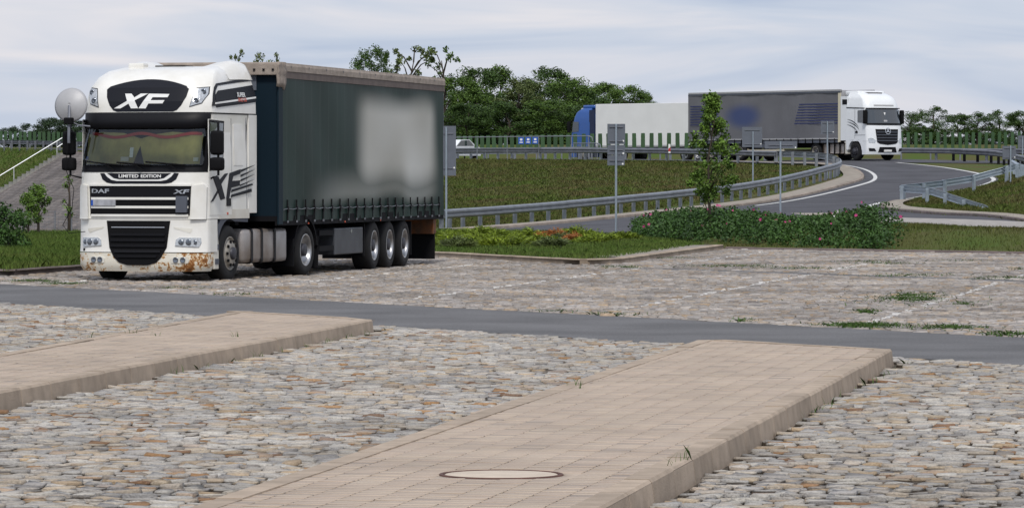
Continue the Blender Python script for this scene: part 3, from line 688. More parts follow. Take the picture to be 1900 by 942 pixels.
# number plate, side toolbox flap
np_ = fpart('number_plate', rect(-.94,-.44,1.37,1.475), M['plate'], .05, .03, .1); fpart('country_band', rect(-.94,-.895,1.372,1.473), M['blue_sign'], .053, .02, .1, np_)
fpart('toll_box', rect(.74,.94,1.25,1.545), M['grey_plastic'], .07, .06, .1)
lettering('emblem', 'DAF', FR(.018), -.76, 1.635, .36, .075, M['chrome'], tr, .03, label='silver maker lettering on the grille')
lettering('emblem', 'XF', FR(.018), .82, 1.625, .27, .075, M['chrome'], tr, .03, .35, label='silver model lettering on the grille')
# limited-edition panel: dark cup shape with white outline
def cup(h, w0, w1, zt, zb, r):
    return [(-w0,zt)]+[(-w1-r*.0+ -r*math.cos(t)*0-(w0-w1)*(1-math.sin(t)), zb+(zt-zb)*(1-math.sin(t))) for t in np.linspace(0, math.pi/2, 6)][1:]
ec = lambda w, zb: [(-w,1.955),(-w+.05,zb+.08),(-w+.14,zb+.02),(-w+.25,zb),(w-.25,zb),(w-.14,zb+.02),(w-.05,zb+.08),(w,1.955)]
fpart('edition_panel', ec(.77,1.765), M['decal'], .006, .01); fpart('edition_outline', ec(.68,1.815), M['decal_white'], .009, .008); fpart('edition_plate', ec(.63,1.845), M['decal'], .012, .008)
lettering('print', 'LIMITED', FR(.016), -.195, 1.905, .39, .06, M['decal_white'], tr, .025); lettering('print', 'EDITION', FR(.016), .24, 1.905, .39, .06, M['decal_white'], tr, .025)
# corner deflectors either side of the grille
for s in (-1, 1):
    fpart('corner_deflector', [(s*1.0,1.13),(s*1.235,1.13),(s*1.24,1.70),(s*1.20,1.76),(s*1.03,1.73)], M['white'], .07, .09, .05)
# headlights, fog lights, recesses
for s in (-1, 1):
    h = fpart('headlight', [(s*.72,.655),(s*1.13,.63),(s*1.165,.70),(s*1.155,.795),(s*.80,.80),(s*.735,.76)], M['lamp'], .02, .03, .05)
    for q, rr in ((.83,.055),(.96,.06),(1.07,.045)):
        x = s*q; B().lathe([(0,rr),(-.012,rr*.8),(-.004,.001)], 14, 'y', (x, y0(.72)+bow(x,.72)-.022, .715)).obj('lens', M['lens'], h, True)
    f_ = fpart('fog_light', [(s*.66,.34),(s*.96,.34),(s*.98,.40),(s*.94,.455),(s*.70,.455),(s*.64,.42)], M['white_low'], .014, .03, .05)
    for q in (.74,.87):
        x = s*q; B().lathe([(0,.05),(-.02,.05),(-.012,.038),(-.004,.001)], 14, 'y', (x, y0(.40)+bow(x,.4)-.012, .398)).obj('lens', M['lens'], f_, True)
    fpart('recess', [(s*.68,.99),(s*1.02,.96),(s*1.02,.92),(s*.98,.88),(s*.70,.96)], M['white_low'], .004, .01, .05)
fpart('lamp_washer', rect(-1.14,-1.09,.555,.60), M['black_matt'], .008, .02, .05)
# windscreen: black surround, curtain behind glass, wipers
fpart('windscreen_surround', [(-1.235,1.975),(1.235,1.975),(1.235,2.80),(-1.235,2.80)], M['black'], .008, .012, .05)
ws = [(-1.17,2.10),(1.17,2.10),(1.19,2.16),(1.18,2.72),(1.14,2.78),(-1.14,2.78),(-1.18,2.72),(-1.19,2.16)]
def fold(x, z): p = FR(.027)(x, z); return (p[0], p[1]-.006*math.sin(x*37+2*math.sin(z*4))-.004*math.sin(x*13), p[2])
cu = patch([(-1.08,2.12),(-.12,2.12),(0,2.45),(.10,2.12),(1.12,2.12),(1.14,2.66),(.6,2.70),(.3,2.66),(0,2.58),(-.35,2.68),(-.8,2.70),(-1.1,2.66)], .03, fold).obj('drawn_curtain', M['curtain'], tr); cu['label'] = 'olive yellow curtain drawn behind the windscreen'
def scal(x, off=0): return 2.665+.035*math.cos(x*6.3)-off
pel = [(x, scal(x)) for x in np.linspace(-1.0,1.12,24)]+[(x, scal(x,.055)) for x in np.linspace(1.12,-1.0,24)]
patch(pel, .05, FR(.042)).obj('curtain_trim', M['curtain_red'], tr)
fpart('sticker', rect(-.36,-.20,2.17,2.25), M['decal_white'], .044, .002, .2); fpart('sticker', rect(-.19,-.12,2.24,2.42), M['chrome'], .044, .002, .2)
fpart('sticker', rect(1.02,1.10,2.17,2.24), M['decal_white'], .044, .002, .2); fpart('sticker', rect(-1.10,-1.04,2.2,2.26), M['blue_sign'], .044, .002, .2)
patch(ws, .06, FR(.055)).obj('windscreen', M['glass'], tr, True)
b = B()
for x0_, x1_, z1_ in ((-.45,-1.08,2.17),(.12,-.42,2.15),(.78,.15,2.16)):
    b.tube([FR(.075)(x0_,2.0), FR(.075)(x0_-.2,2.12)], .012, 5)
    b.tube([FR(.08)(x0_+.12,2.10), FR(.08)(x0_-.2,2.125), FR(.08)(x1_,z1_)], .014, 5)
b.obj('wiper', M['black_matt'], tr)
# dark sun visor under the roof fairing
b = B(); n = 28; prof = [(2.75,-.02),(2.765,.10),(2.90,.075),(3.045,.03),(3.06,-.02)]
X_ = 1.235*np.sin(np.linspace(-math.pi/2, math.pi/2, n))
for z, off in prof: b.v += [FR(off*(1-.35*(abs(x)/1.235)**6))(x, z) for x in X_]
for i in range(len(prof)-1):
    for k in range(n-1): b.f.append((i*n+k, i*n+k+1, (i+1)*n+k+1, (i+1)*n+k))
b.obj('sun_visor', M['black'], tr, True)
# roof panel with big letters
half = [(.80,3.47),(.775,3.33),(.70,3.18),(.62,3.09),(.55,3.065)]
top = [(x, 3.655-.15*abs(x/.80)**2) for x in np.linspace(.74,-.74,12)]
rp = fpart('roof_sign_panel', [(x+.04, z) for x, z in ([]+top+[(-x, z) for x, z in half]+half[::-1])], M['decal'], .006, .02, .05)
zc = lambda zx, zy: ((130+zx/7.85-266)/94.8, (523-(120+zy/7.85))/103.3)
LX = [[(790,413),(885,413),(935,470),(945,512),(1005,630),(900,630),(860,560),(835,520)], [(935,470),(1020,413),(1130,413),(945,512)], [(835,520),(860,560),(745,630),(648,630)]]
LF = [[(1140,415),(1437,422),(1415,470),(1200,468),(1180,512),(1380,512),(1355,560),(1150,560),(1115,632),(1010,630)]]
for nm, polys in (('letter', LX), ('letter', LF)):
    b = B()
    for p in polys: q = patch([zc(*v) for v in p], .05, FR(.018)); b.add(q.v, q.f)
    b.obj(nm, M['decal_white'], rp)
# roof lamps
for s in (-1, 1):
    poly = [(s*.98,3.48),(s*1.155,3.50),(s*1.165,3.38),(s*1.09,3.22),(s*.90,3.16)]
    fr_ = fpart('roof_lamp', [(x+ (x-s*1.04)*.10, z+(z-3.34)*.10) for x, z in poly], M['decal'], .008, .015, .05); fpart('lamp_glass', poly, M['lamp'], .014, .01, .05, fr_)
    for x, z in ((s*1.09,3.425),(s*1.0,3.27)):
        B().lathe([(0,.055),(-.018,.05),(-.022,.03),(-.006,.001)], 14, 'y', (x, y0(z)+bow(x,z)-.012, z)).obj('lens', M['lens'], fr_, True)
# beacon and roof hatch, rear wind deflectors
B().box(-.72,-.42,1.25,1.5,3.84,3.97,.03).obj('roof_beacon', M['white'], tr)
B().box(-.25,.35,1.4,1.8,3.89,3.925,.01).obj('roof_hatch', M['black'], tr)
for s in (-1, 1):
    b = B(); S_ = [(1.55,.0),(1.8,.05),(2.05,.11),(2.3,.135),(2.6,.13),(2.69,.10)]; prf = [(.50,3.88,.3),(.70,3.90,.8),(.88,3.895,1),(1.02,3.84,.95),(1.10,3.75,.5),(1.155,3.66,.12)]
    for y, hh in S_: b.v += [(s*x, y, z+hh*k+.002) for x, z, k in prf]
    for i in range(5):
        for j in range(5): a = i*6+j; b.f.append((a, a+1, a+7, a+6))
    b.f.append(tuple(30+j for j in range(6))); b.obj('wind_deflector', M['white'], tr, True)
    b = B(); b.box(s*1.215-.02, s*1.215+.02, 2.30, 2.70, 1.22, 3.03, .012); b.obj('side_extender', M['white'], tr)
# ---- the sides
def side(s, off=0.): return lambda y, z: (s*(wz(z)+off), y, z)
def spart(name, poly, m, s=1, off=.008, th=.02, cell=.1, parent=tr, label=None):
    o = patch(poly, cell, side(s, off), side(s, off-th)).obj(name, m, parent)
    if label: o['label'] = label
    return o
def sx(px, py):
    k = (px-950)/FP; y = (k*76.84+5.562)/(.3156-.949*k); Y = 76.84+.949*y; return (y, H-(py-HZ)*Y/FP)
def spoly(pts): return [sx(*p) for p in pts]
z4 = lambda zx, zy: (300+zx/7.85, 120+zy/7.85)
z5 = lambda zx, zy: (370+zx/5.23, 220+zy/5.23)
for s in (-1, 1):
    dr = spart('door', rect(.36,1.42,1.20,2.93), M['white'], s, .006, .012, .3)
    spart('door_window', [(.40,2.02),(.98,2.10),(1.06,2.86),(.44,2.88)], M['glass_side'], s, .012, .01, .3, dr); spart('window_frame', [(.36,1.99),(1.02,2.07),(1.10,2.90),(.40,2.92)], M['black'], s, .009, .01, .3, dr)
    spart('handle', rect(1.16,1.36,1.36,1.50), M['black'], s, .02, .02, .3, dr)
    spart('cab_side_panel', rect(1.55,1.98,2.1,2.85), M['white'], s, .008, .01, .3); spart('panel_seam', rect(2.16,2.172,1.2,2.98), M['grey_plastic'], s, .003, .01, .5)
    spart('door_seam', rect(1.43,1.442,1.2,2.95), M['grey_plastic'], s, .003, .01, .5)
    spart('cornice_seam', rect(.5,2.28,3.025,3.045), M['black_matt'], s, .004, .01, .5)
    # step, wheel arch and rear mudguard of the front wheel
    B().box(s*1.05, s*1.235, .62, .85, .22, .95, .02).obj('cab_step', M['white_low'], tr)
    for z in (.36,.62): B().box(s*1.0, s*1.245, .66, .83, z-.05, z+.05).obj('foothold', M['grey_plastic'], tr)
    arch = [(.80,.60)]+[(1.37-.60*math.cos(t), .52+.60*math.sin(t)) for t in np.linspace(.25, math.pi*.62, 9)]+[(2.25,1.06),(2.28,1.30),(1.45,1.30),(1.0,1.20),(.78,.95)]
    b = B(); b.prism(arch, lambda y, z, t: (s*t, y, z), 1.0, 1.235); b.obj('wheel_arch', M['grey_plastic'], tr)
    spart('cab_skirt', rect(.80,2.28,1.13,1.30), M['white_low'], s, .004, .01, .3)
    B().box(s*1.2, s*1.26, 1.18, 1.26, 1.20, 1.25, .01).obj('marker_lamp', M['amber'], tr)
# decals on the visible side
spart('side_stripe', spoly([z4(740,605), z4(770,430), z4(800,330), z4(850,275), z4(1200,220), z4(1365,205), z4(1365,235), z4(1200,255), z4(860,305), z4(810,380), z4(785,560), z4(1270,480), z4(1385,465), z4(1385,545), z4(1270,565), z4(805,625), z4(800,600)]), M['decal'], 1, .012, .01, .2)
spart('side_stripe', spoly([z4(795,550), z4(800,450), z4(850,380), z4(1260,318), z4(1370,300), z4(1385,462), z4(1270,480)]), M['decal'], 1, .014, .01, .2)
spart('side_stripe', spoly([z4(780,578), z4(790,552), z4(1280,482), z4(1385,468), z4(1385,492), z4(1280,508)]), M['decal_white'], 1, .018, .01, .2)
q0, q1 = sx(*z4(1165,440)), sx(*z4(1172,515))
lettering('print', 'SUPER', side(1,.03), q0[0], q0[1], .40, .085, M['decal_white'], tr, .03); lettering('print', 'SPACE', side(1,.03), q1[0]-.09, q1[1], .22, .07, M['decal_red'], tr, .03); lettering('print', 'CAB', side(1,.03), q1[0]+.13, q1[1]+.004, .15, .07, M['decal_red'], tr, .03)
for pts in ([(125,560),(180,560),(210,640),(245,775),(203,790),(170,690)], [(245,535),(275,530),(205,640),(190,600)], [(175,690),(200,680),(130,800),(105,812)],
            [(290,530),(397,492),(393,535),(325,560),(313,605),(390,600),(388,650),(305,672),(285,772),(257,776)],
            [(405,495),(540,450),(400,520)], [(400,545),(535,495),(400,565)], [(400,590),(535,540),(398,610)], [(396,640),(530,590),(394,655)], [(310,690),(510,630),(515,645),(305,715)], [(305,740),(500,680),(505,710),(300,765)]):
    spart('side_graphic', spoly([z5(*p) for p in pts]), M['decal'], 1, .016, .012, .2)
# mirrors
for s in (1, -1):
    mr = B(); x = s*1.45
    mr.tube([(s*1.2,.42,2.90),(x,.30,2.86),(x,.30,1.92),(s*1.24,.45,1.86)], .022, 6); a = mr.obj('mirror', M['black'], tr)
    B().box(x-.115, x+.115, .16, .34, 2.28, 2.72, .06).obj('mirror_housing', M['black_matt'], a, True); B().box(x-.125, x+.125, .15, .34, 2.0, 2.24, .06).obj('mirror_housing', M['black_matt'], a, True)
# wheels and running gear
for s in (1, -1):
    wheel(tr, s*1.235, 1.37, s, .51, .32, 'bulge'); wheel(tr, s*1.245, 5.17, s, .51, .58, 'dish')
    b = B(); b.prism([(5.17+.62*math.cos(t), .52+.62*math.sin(t)) for t in np.linspace(.1, math.pi-.1, 14)]+[(5.17+.58*math.cos(t), .52+.58*math.sin(t)) for t in np.linspace(math.pi-.1, .1, 14)], lambda y, z, t: (s*t, y, z), .68, 1.25); b.obj('mudguard', M['chassis'], tr)
    B().box(s*.68, s*1.25, 5.80, 5.83, .14, .75).obj('mud_flap', M['chassis'], tr)
    B().box(s*.68, s*1.25, 4.50, 4.53, .2, .72).obj('mud_flap', M['chassis'], tr)
    tk = B().box(s*.62, s*1.225, 2.05, 4.28, .30, .93, .09).obj('fuel_tank', M['tank'], tr, True)
    for y in (2.45,2.95,3.6): B().box(s*.60, s*1.24, y-.022, y+.022, .285, .945, .07).obj('strap', M['black'], tk)
    B().box(s*.36, s*.44, .8, 6.0, .68, .98).obj('chassis_rail', M['chassis'], tr)
B().box(-.9,.9,1.0,2.2,.45,1.1).obj('engine', M['chassis'], tr)
B().box(-.8,.8,.3,.75,.28,1.1).obj('radiator_pack', M['chassis'], tr)
B().box(-.55,.55,4.0,5.2,1.0,1.13,.04).obj('coupling_plate', M['chassis'], tr)
B().box(-1.0,1.0,5.1,5.24,.42,.6).obj('axle', M['chassis'], tr); B().box(-1.0,1.0,1.3,1.44,.40,.55).obj('axle', M['chassis'], tr)
B().box(-.95,.95,2.32,2.5,1.0,2.0).obj('air_tank_panel', M['chassis'], tr)
# ---- satellite dish on the far mirror arm
sd = empty('satellite_dish', (-7.83, 77.55, 2.62), -TH2, label='round grey satellite dish clamped beside the cab of the parked lorry', cat='satellite dish')
b = B(); n = 36
prof = [(-.001,.0)]+[(.10*(r/.31)**2, r) for r in np.linspace(.04,.31,8)]
b.lathe([(a, r+.0005) for a, r in prof], n, 'y'); o = b.obj('reflector', M['dish'], sd, True); o.location = (-.24, .12, .58); o.rotation_euler = (R(-8),0,R(4)); md = o.modifiers.new('s','SOLIDIFY'); md.thickness = .012
B().tube([(-.24,.12,.56),(-.2,.02,.30),(-.20,.0,.0),(-.20,0,-.12)], .028, 6).tube([(-.24,.1,.2),(-.16,.1,.25),(-.02,.05,.20),(.2,.05,.18)], .016, 5).obj('mast', M['galv_dark'], sd)
B().box(-.28,-.12,-.06,.06,.22,.34,.02).obj('bracket', M['black_matt'], sd)
b = B(); b.tube([(-.22,0,-.1),(-.26,0,-.6),(-.1,0,-.95),(-.14,0,-1.3),(-.32,0,-1.6),(-.2,0,-1.75),(.1,.05,-1.72)], .007, 5); b.obj('cable', M['black_matt'], sd)
# ================================================================== ITS SEMI-TRAILER
TH1 = R(12.2); TL = 13.6; TW = 1.275
tl = empty('semi_trailer', (-5.606, 80.07, 0), -TH1, label='dark green curtain-sided semi-trailer with beige roof edge behind the white lorry', cat='trailer')
def tarp_mat():
    m = mat('tarp', (.009,.030,.024), .45, var=.35, vscale=.6, spec=.13); t = m.node_tree; b = t.nodes['Principled BSDF']; lk = t.links.new
    tcn = t.nodes.new('ShaderNodeTexCoord'); sp = t.nodes.new('ShaderNodeSeparateXYZ'); lk(tcn.outputs['Object'], sp.inputs[0])
    nz = t.nodes.new('ShaderNodeTexNoise'); nz.inputs['Scale'].default_value = .45; nz.inputs['Detail'].default_value = 0; lk(tcn.outputs['Object'], nz.inputs['Vector'])
    def mm(op, A, B_, C=None):
        q = t.nodes.new('ShaderNodeMath'); q.operation = op
        for i, v in enumerate((A, B_, C)):
            if v is None: continue
            if isinstance(v, (int, float)): q.inputs[i].default_value = v
            else: lk(v, q.inputs[i])
        return q.outputs[0]
    def band(v, lo, hi, s0, s1):
        a = t.nodes.new('ShaderNodeMapRange'); a.interpolation_type = 'SMOOTHSTEP'; lk(v, a.inputs[0]); a.inputs[1].default_value = lo; a.inputs[2].default_value = lo+s0
        c = t.nodes.new('ShaderNodeMapRange'); c.interpolation_type = 'SMOOTHSTEP'; lk(v, c.inputs[0]); c.inputs[1].default_value = hi-s1; c.inputs[2].default_value = hi; c.inputs[3].default_value = 1; c.inputs[4].default_value = 0
        return mm('MULTIPLY', a.outputs[0], c.outputs[0])
    wob = mm('MULTIPLY_ADD', nz.outputs[0], 1.1, -.55)
    y = mm('ADD', sp.outputs[1], wob); z = mm('ADD', sp.outputs[2], mm('MULTIPLY', wob, .35))
    k1 = band(y, 5.5, 13.2, 1.5, 1.1); k2 = band(z, 1.40, 3.70, .8, .6); k = mm('MULTIPLY', mm('MULTIPLY', k1, k2), .92)
    # pale smear low along the side: ground reflection painted into the colour
    k3 = mm('MULTIPLY', mm('MULTIPLY', band(y, 2.0, 13.2, 3.5, 1.0), band(z, 1.3, 2.2, .3, .7)), .38); k = mm('MAXIMUM', k, k3)
    seam = mm('MULTIPLY', mm('LESS_THAN', mm('PINGPONG', sp.outputs[1], .31), .010), .05); k = mm('MAXIMUM', k, seam)
    pc = t.nodes.new('ShaderNodeValToRGB'); lk(nz.outputs[0], pc.inputs[0]); pc.color_ramp.elements[0].position = .38; pc.color_ramp.elements[0].color = (.48,.47,.42,1); pc.color_ramp.elements[1].position = .66; pc.color_ramp.elements[1].color = (.66,.66,.62,1)
    mx = t.nodes.new('ShaderNodeMixRGB'); lk(k, mx.inputs[0]); lk(b.inputs['Base Color'].links[0].from_socket, mx.inputs[1]); lk(pc.outputs[0], mx.inputs[2]); lk(mx.outputs[0], b.inputs['Base Color'])
    return m
M['tarp'] = tarp_mat()
for s in (1, -1):
    # curtain with shallow vertical pleats between the poles
    b = B(); ny_, nz_ = 136, 14; base = len(b.v)
    for i in range(ny_+1):
        y = .28+(TL-.34)*i/ny_
        for j in range(nz_+1):
            z = 1.06+(3.74-1.06)*j/nz_; q = abs(((y/.64) % 1)-.5)*2
            w = .0025*(1-q**8)+.012*math.sin(y*1.9+z*.8)*math.sin(z*1.5)+(.012*math.sin(y*9.8)*max(0, 1.35-z)/.3 if z < 1.35 else 0)
            b.v.append((s*(TW+.004+w), y, z))
    for i in range(ny_):
        for j in range(nz_):
            a = i*(nz_+1)+j; b.f.append((a, a+nz_+1, a+nz_+2, a+1))
    b.obj('curtain', M['tarp'], tl, True)
    B().box(s*(TW-.01), s*(TW+.02), -.0, .30, 1.0, 3.74, .005).obj('front_post', mat('post_blue', (.006,.018,.028), .6, spec=.15), tl)
    B().box(s*(TW-.02), s*(TW+.025), -.01, TL+.01, 3.73, 3.853).obj('roof_edge_shade', mat('brown_shade', (.15,.115,.10), .7, var=.3), tl); b = B(); b.prism([(TW-.15,4.0),(TW+.02,4.0),(TW+.035,3.96),(TW+.035,3.86),(TW-.0,3.855)], lambda u, z, t: (s*u, t, z), -.02, TL+.02); b.obj('roof_edge', M['beige_tarp'], tl)  # lower brown strip: shadowed underside of the roof edge, painted as colour
    for i in range(20):
        y = .62+i*.655; st = B().box(s*(TW+.012), s*(TW+.03), y-.022, y+.022, 1.05, 1.46).obj('strap', M['black_matt'], tl)
        B().box(s*(TW+.022), s*(TW+.05), y-.03, y+.03, 1.22, 1.34, .008).obj('buckle', M['black'], st); B().box(s*(TW+.02), s*(TW+.045), y-.03, y+.01, 1.03, 1.07).obj('hook', M['galv_dark'], st)
        if i % 2 == 0: B().box(s*(TW+.02), s*(TW+.04), y+.2, y+.225, 3.93, 3.97).obj('roof_clip', M['grey_plastic'], tl)
    b = B(); b.tube([(s*(TW+.03), .3+i*.655/2, 1.275+(.02 if i % 2 else 0)) for i in range(40)], .008, 4); b.obj('customs_cable', M['galv_dark'], tl)
    B().box(s*(TW-.06), s*(TW+.004), .02, TL-.02, .98, 1.06).obj('side_rail', M['chassis'], tl)
    B().box(s*.42, s*.52, .3, TL-.1, .72, 1.0).obj('chassis_beam', M['chassis'], tl)
    for y in (7.5,8.81,10.12): wheel(tl, s*1.25, y, s, .51, .38, 'dish')
    B().box(s*1.20, s*1.245, 6.87, 10.75, .98, 1.03).obj('mudguard', M['chassis'], tl)
    B().box(s*.9, s*1.24, 6.72, 6.76, .30, .95).obj('mud_flap', M['chassis'], tl); B().box(s*.9, s*1.24, 10.72, 10.76, .25, .95).obj('mud_flap', M['chassis'], tl)
    bx = B().box(s*.72, s*1.235, 4.35, 6.62, .36, .88, .02).obj('tool_box', M['box_black'], tl); B().box(s*1.23, s*1.25, 5.6, 5.68, .78, .84).obj('latch', M['chrome'], bx)
    B().box(s*1.20, s*1.235, 3.2, 4.3, .45, .55).obj('side_guard', M['chassis'], tl); B().box(s*1.20, s*1.235, 3.2, 4.3, .75, .85).obj('side_guard', M['chassis'], tl)
    B().box(s*.75, s*.87, 3.0, 3.12, .25, 1.0).obj('landing_leg', M['chassis'], tl)
    B().box(s*.6, s*1.25, 12.85, 12.89, .12, .72).obj('rear_mud_flap', M['black_matt'], tl); B().box(s*.6, s*1.25, 12.75, 13.0, .66, .98, .01).obj('rear_lamp_carrier', M['rust'], tl)
    B().box(s*(TW+.006), s*(TW+.012), .05, .24, 1.34, 1.40).obj('reflector', M['yellow'], tl)
    for y in (2.2,5.0,7.9): B().box(s*(TW-.0), s*(TW+.012), y-.03, y+.03, .99, 1.02).obj('side_marker', M['amber'], tl)
B().box(-TW, TW, .02, TL-.02, 1.06, 1.16).obj('deck', M['chassis'], tl)
B().box(-TW+.03, TW-.03, .05, .10, 1.1, 3.95).obj('headboard', mat('headboard', (.006,.016,.026), .6, spec=.12), tl); B().box(-TW+.03, TW-.42, .03, .047, 3.5, 3.9).obj('headboard_panel', M['grey_front'], tl); B().box(-TW, TW, TL-.06, TL, 1.0, 3.75).obj('rear_doors', M['grey_front'], tl)
b = B()
for i in range(15):
    pass
B().box(-TW-.02, TW+.02, -.04, TL, 3.965, 4.02, .015).obj('roof', M['beige_tarp'], tl)
ap = B().box(-TW-.03, TW+.03, -.07, -.01, 3.78, 4.01, .02).obj('front_apron', M['beige_tarp'], tl)
for i in range(14): B().box(-TW+.12+i*.18, -TW+.16+i*.18, -.09, -.06, 3.86, 3.90).obj('eyelet', M['chassis'], ap)
for s in (1, -1):    # bunched roof-cover corner
    b = B(); 
    for i in range(9):
        for j in range(7):
            y = -.08+.52*i/8; z = 3.56+.46*j/6; b.v.append((s*(TW+.04+.02*math.sin(y*40+z*9)+.015*math.sin(z*33)), y, z-(.05 if j == 0 and i > 5 else 0)))
    for i in range(8):
        for j in range(6): a = i*7+j; b.f.append((a, a+7, a+8, a+1))
    o = b.obj('tarp_corner', M['beige_tarp'], tl, True); md = o.modifiers.new('s','SOLIDIFY'); md.thickness = .03
for y in (7.5,8.81,10.12): B().box(-1.0,1.0,y-.07,y+.07,.42,.58).obj('axle', M['chassis'], tl)
B().box(-1.15,1.15,13.2,13.32,.5,.62).obj('underrun_bar', M['rust'], tl)
# ================================================================== LORRY ON THE RAMP
def act_front(off=0, wid=1.245):
    def y_(z): return float(np.interp(z, [.3,.5,.9,1.6,2.0,2.9,3.1,3.4,3.6,3.75,3.82], [.06,0,.0,.05,.10,.32,.36,.5,.75,1.15,1.6]))
    def w_(z): return float(np.interp(z, [.3,2.0,3.0,3.5,3.82], [wid,wid,wid-.02,wid-.12,wid-.3]))
    def f(x, z):
        t = min(1, abs(x)/w_(z)); return (x, y_(z)+.07*t*t+.26*t**6-off, z)
    f.w = w_; f.y = y_; return f
def simple_cab(parent, m, zs, yb, name='cab_body'):
    f = act_front(); b = B(); n = 22; rings = []
    for z in zs:
        w = f.w(z); P = [f(x, z)[:2] for x in w*np.sin(np.linspace(-math.pi/2, math.pi/2, n))]+[(w, f.y(z)+.45), (w, yb), (-w, yb), (-w, f.y(z)+.45)]
        rings.append(P); b.v += [(x, y, z) for x, y in P]
    k_ = len(rings[0])
    for i in range(len(zs)-1):
        for k in range(k_): b.f.append((i*k_+k, i*k_+(k+1)%k_, (i+1)*k_+(k+1)%k_, (i+1)*k_+k))
    b.f += [tuple(range(k_))[::-1], tuple((len(zs)-1)*k_+k for k in range(k_))]
    o = b.obj(name, m, parent, True); md = o.modifiers.new('e','EDGE_SPLIT'); md.split_angle = R(40); return o
def sheet_on(parent, name, poly, m, fn, fb=None, cell=.15):
    return patch(poly, cell, fn, fb).obj(name, m, parent)
ALF = R(33); ALT = R(37); ZA = 2.80
NC = Vector((gx(1560,243), 243))                        # near front corner of the trailer
dirT = Vector((-math.sin(ALT), math.cos(ALT))); acT = Vector((math.cos(ALT), math.sin(ALT)))
tc_ = NC+acT*1.275
atl = empty('semi_trailer', (tc_.x, tc_.y, ZA), ALT, label='grey curtain-sided semi-trailer with blue stripes on the ramp behind the guardrail', cat='trailer')
kp = tc_+dirT*1.6; dirC = Vector((-math.sin(ALF), math.cos(ALF))); c0 = kp-dirC*4.5
act = empty('truck_tractor', (c0.x, c0.y, ZA), ALF, label='white lorry tractor with black grille and curved side graphics coming down the ramp', cat='truck')
fa = lambda off=0: act_front(off)
simple_cab(act, M['white_act'], [1.05,1.3,1.6,2.0,2.3,2.6,2.9,3.1,3.25,3.4,3.5,3.6,3.68,3.75,3.82], 2.25)
simple_cab(act, M['white_act'], [.30,.36,.5,.7,.9,1.04], .75, 'bumper')
gr_ = sheet_on(act, 'grille', [(-.72,.98),(-.55,.90),(0,.84),(.55,.90),(.72,.98),(.80,1.72),(-.80,1.72)], M['black'], fa(.02), fa(-.02))
for z in (1.08,1.24,1.40,1.56): sheet_on(gr_, 'grille_bar', rect(-.74, .74, z-.022, z+.022), M['grey_plastic'], fa(.04), fa(0))
# three-pointed star in a ring
b = B(); cx, cz = 0, 1.62
yb_ = lambda x, z, t: (x, act_front()(x, z)[1]-t, z)
ring = [(.19*math.cos(t), .19*math.sin(t)) for t in np.linspace(0, 2*math.pi, 25)]
for i in range(24):
    a, c = ring[i], ring[i+1]; b.prism([(cx+a[0], cz+a[1]), (cx+c[0], cz+c[1]), (cx+c[0]*.83, cz+c[1]*.83), (cx+a[0]*.83, cz+a[1]*.83)], yb_, .05, .08)
for k in range(3):
    t = math.pi/2+k*2*math.pi/3; b.prism([(cx+.165*math.cos(t), cz+.165*math.sin(t)), (cx+.045*math.cos(t+1.05), cz+.045*math.sin(t+1.05)), (cx, cz), (cx+.045*math.cos(t-1.05), cz+.045*math.sin(t-1.05))], yb_, .05, .085)
b.obj('emblem', M['chrome'], act)
sheet_on(act, 'windscreen', [(-1.18,2.03),(1.18,2.03),(1.19,2.1),(1.17,2.86),(-1.17,2.86),(-1.19,2.1)], M['glass_far'], fa(.015), fa(-.02))
sheet_on(act, 'windscreen_base', rect(-1.2,1.2,1.95,2.06), M['black'], fa(.02), fa(-.02))
sheet_on(act, 'sticker', rect(-.18,.06,2.14,2.24), M['dish'], fa(.022)); sheet_on(act, 'pennant', [(-.12,2.66),(.02,2.66),(-.05,2.5)], M['decal_white'], fa(.022))
sheet_on(act, 'sun_visor', rect(-1.15,1.15,2.86,2.92), M['black'], fa(.05), fa(-.02)); sheet_on(act, 'visor_band', rect(-.7,.7,3.02,3.10), M['dish'], fa(.012), fa(-.02))
lgr = sheet_on(act, 'lower_grille', [(-.66,.42),(.66,.42),(.56,.72),(-.56,.72)], M['black'], fa(.015), fa(-.02)); sheet_on(lgr, 'number_plate', rect(-.27,.27,.45,.57), M['decal_white'], fa(.04), fa(0))
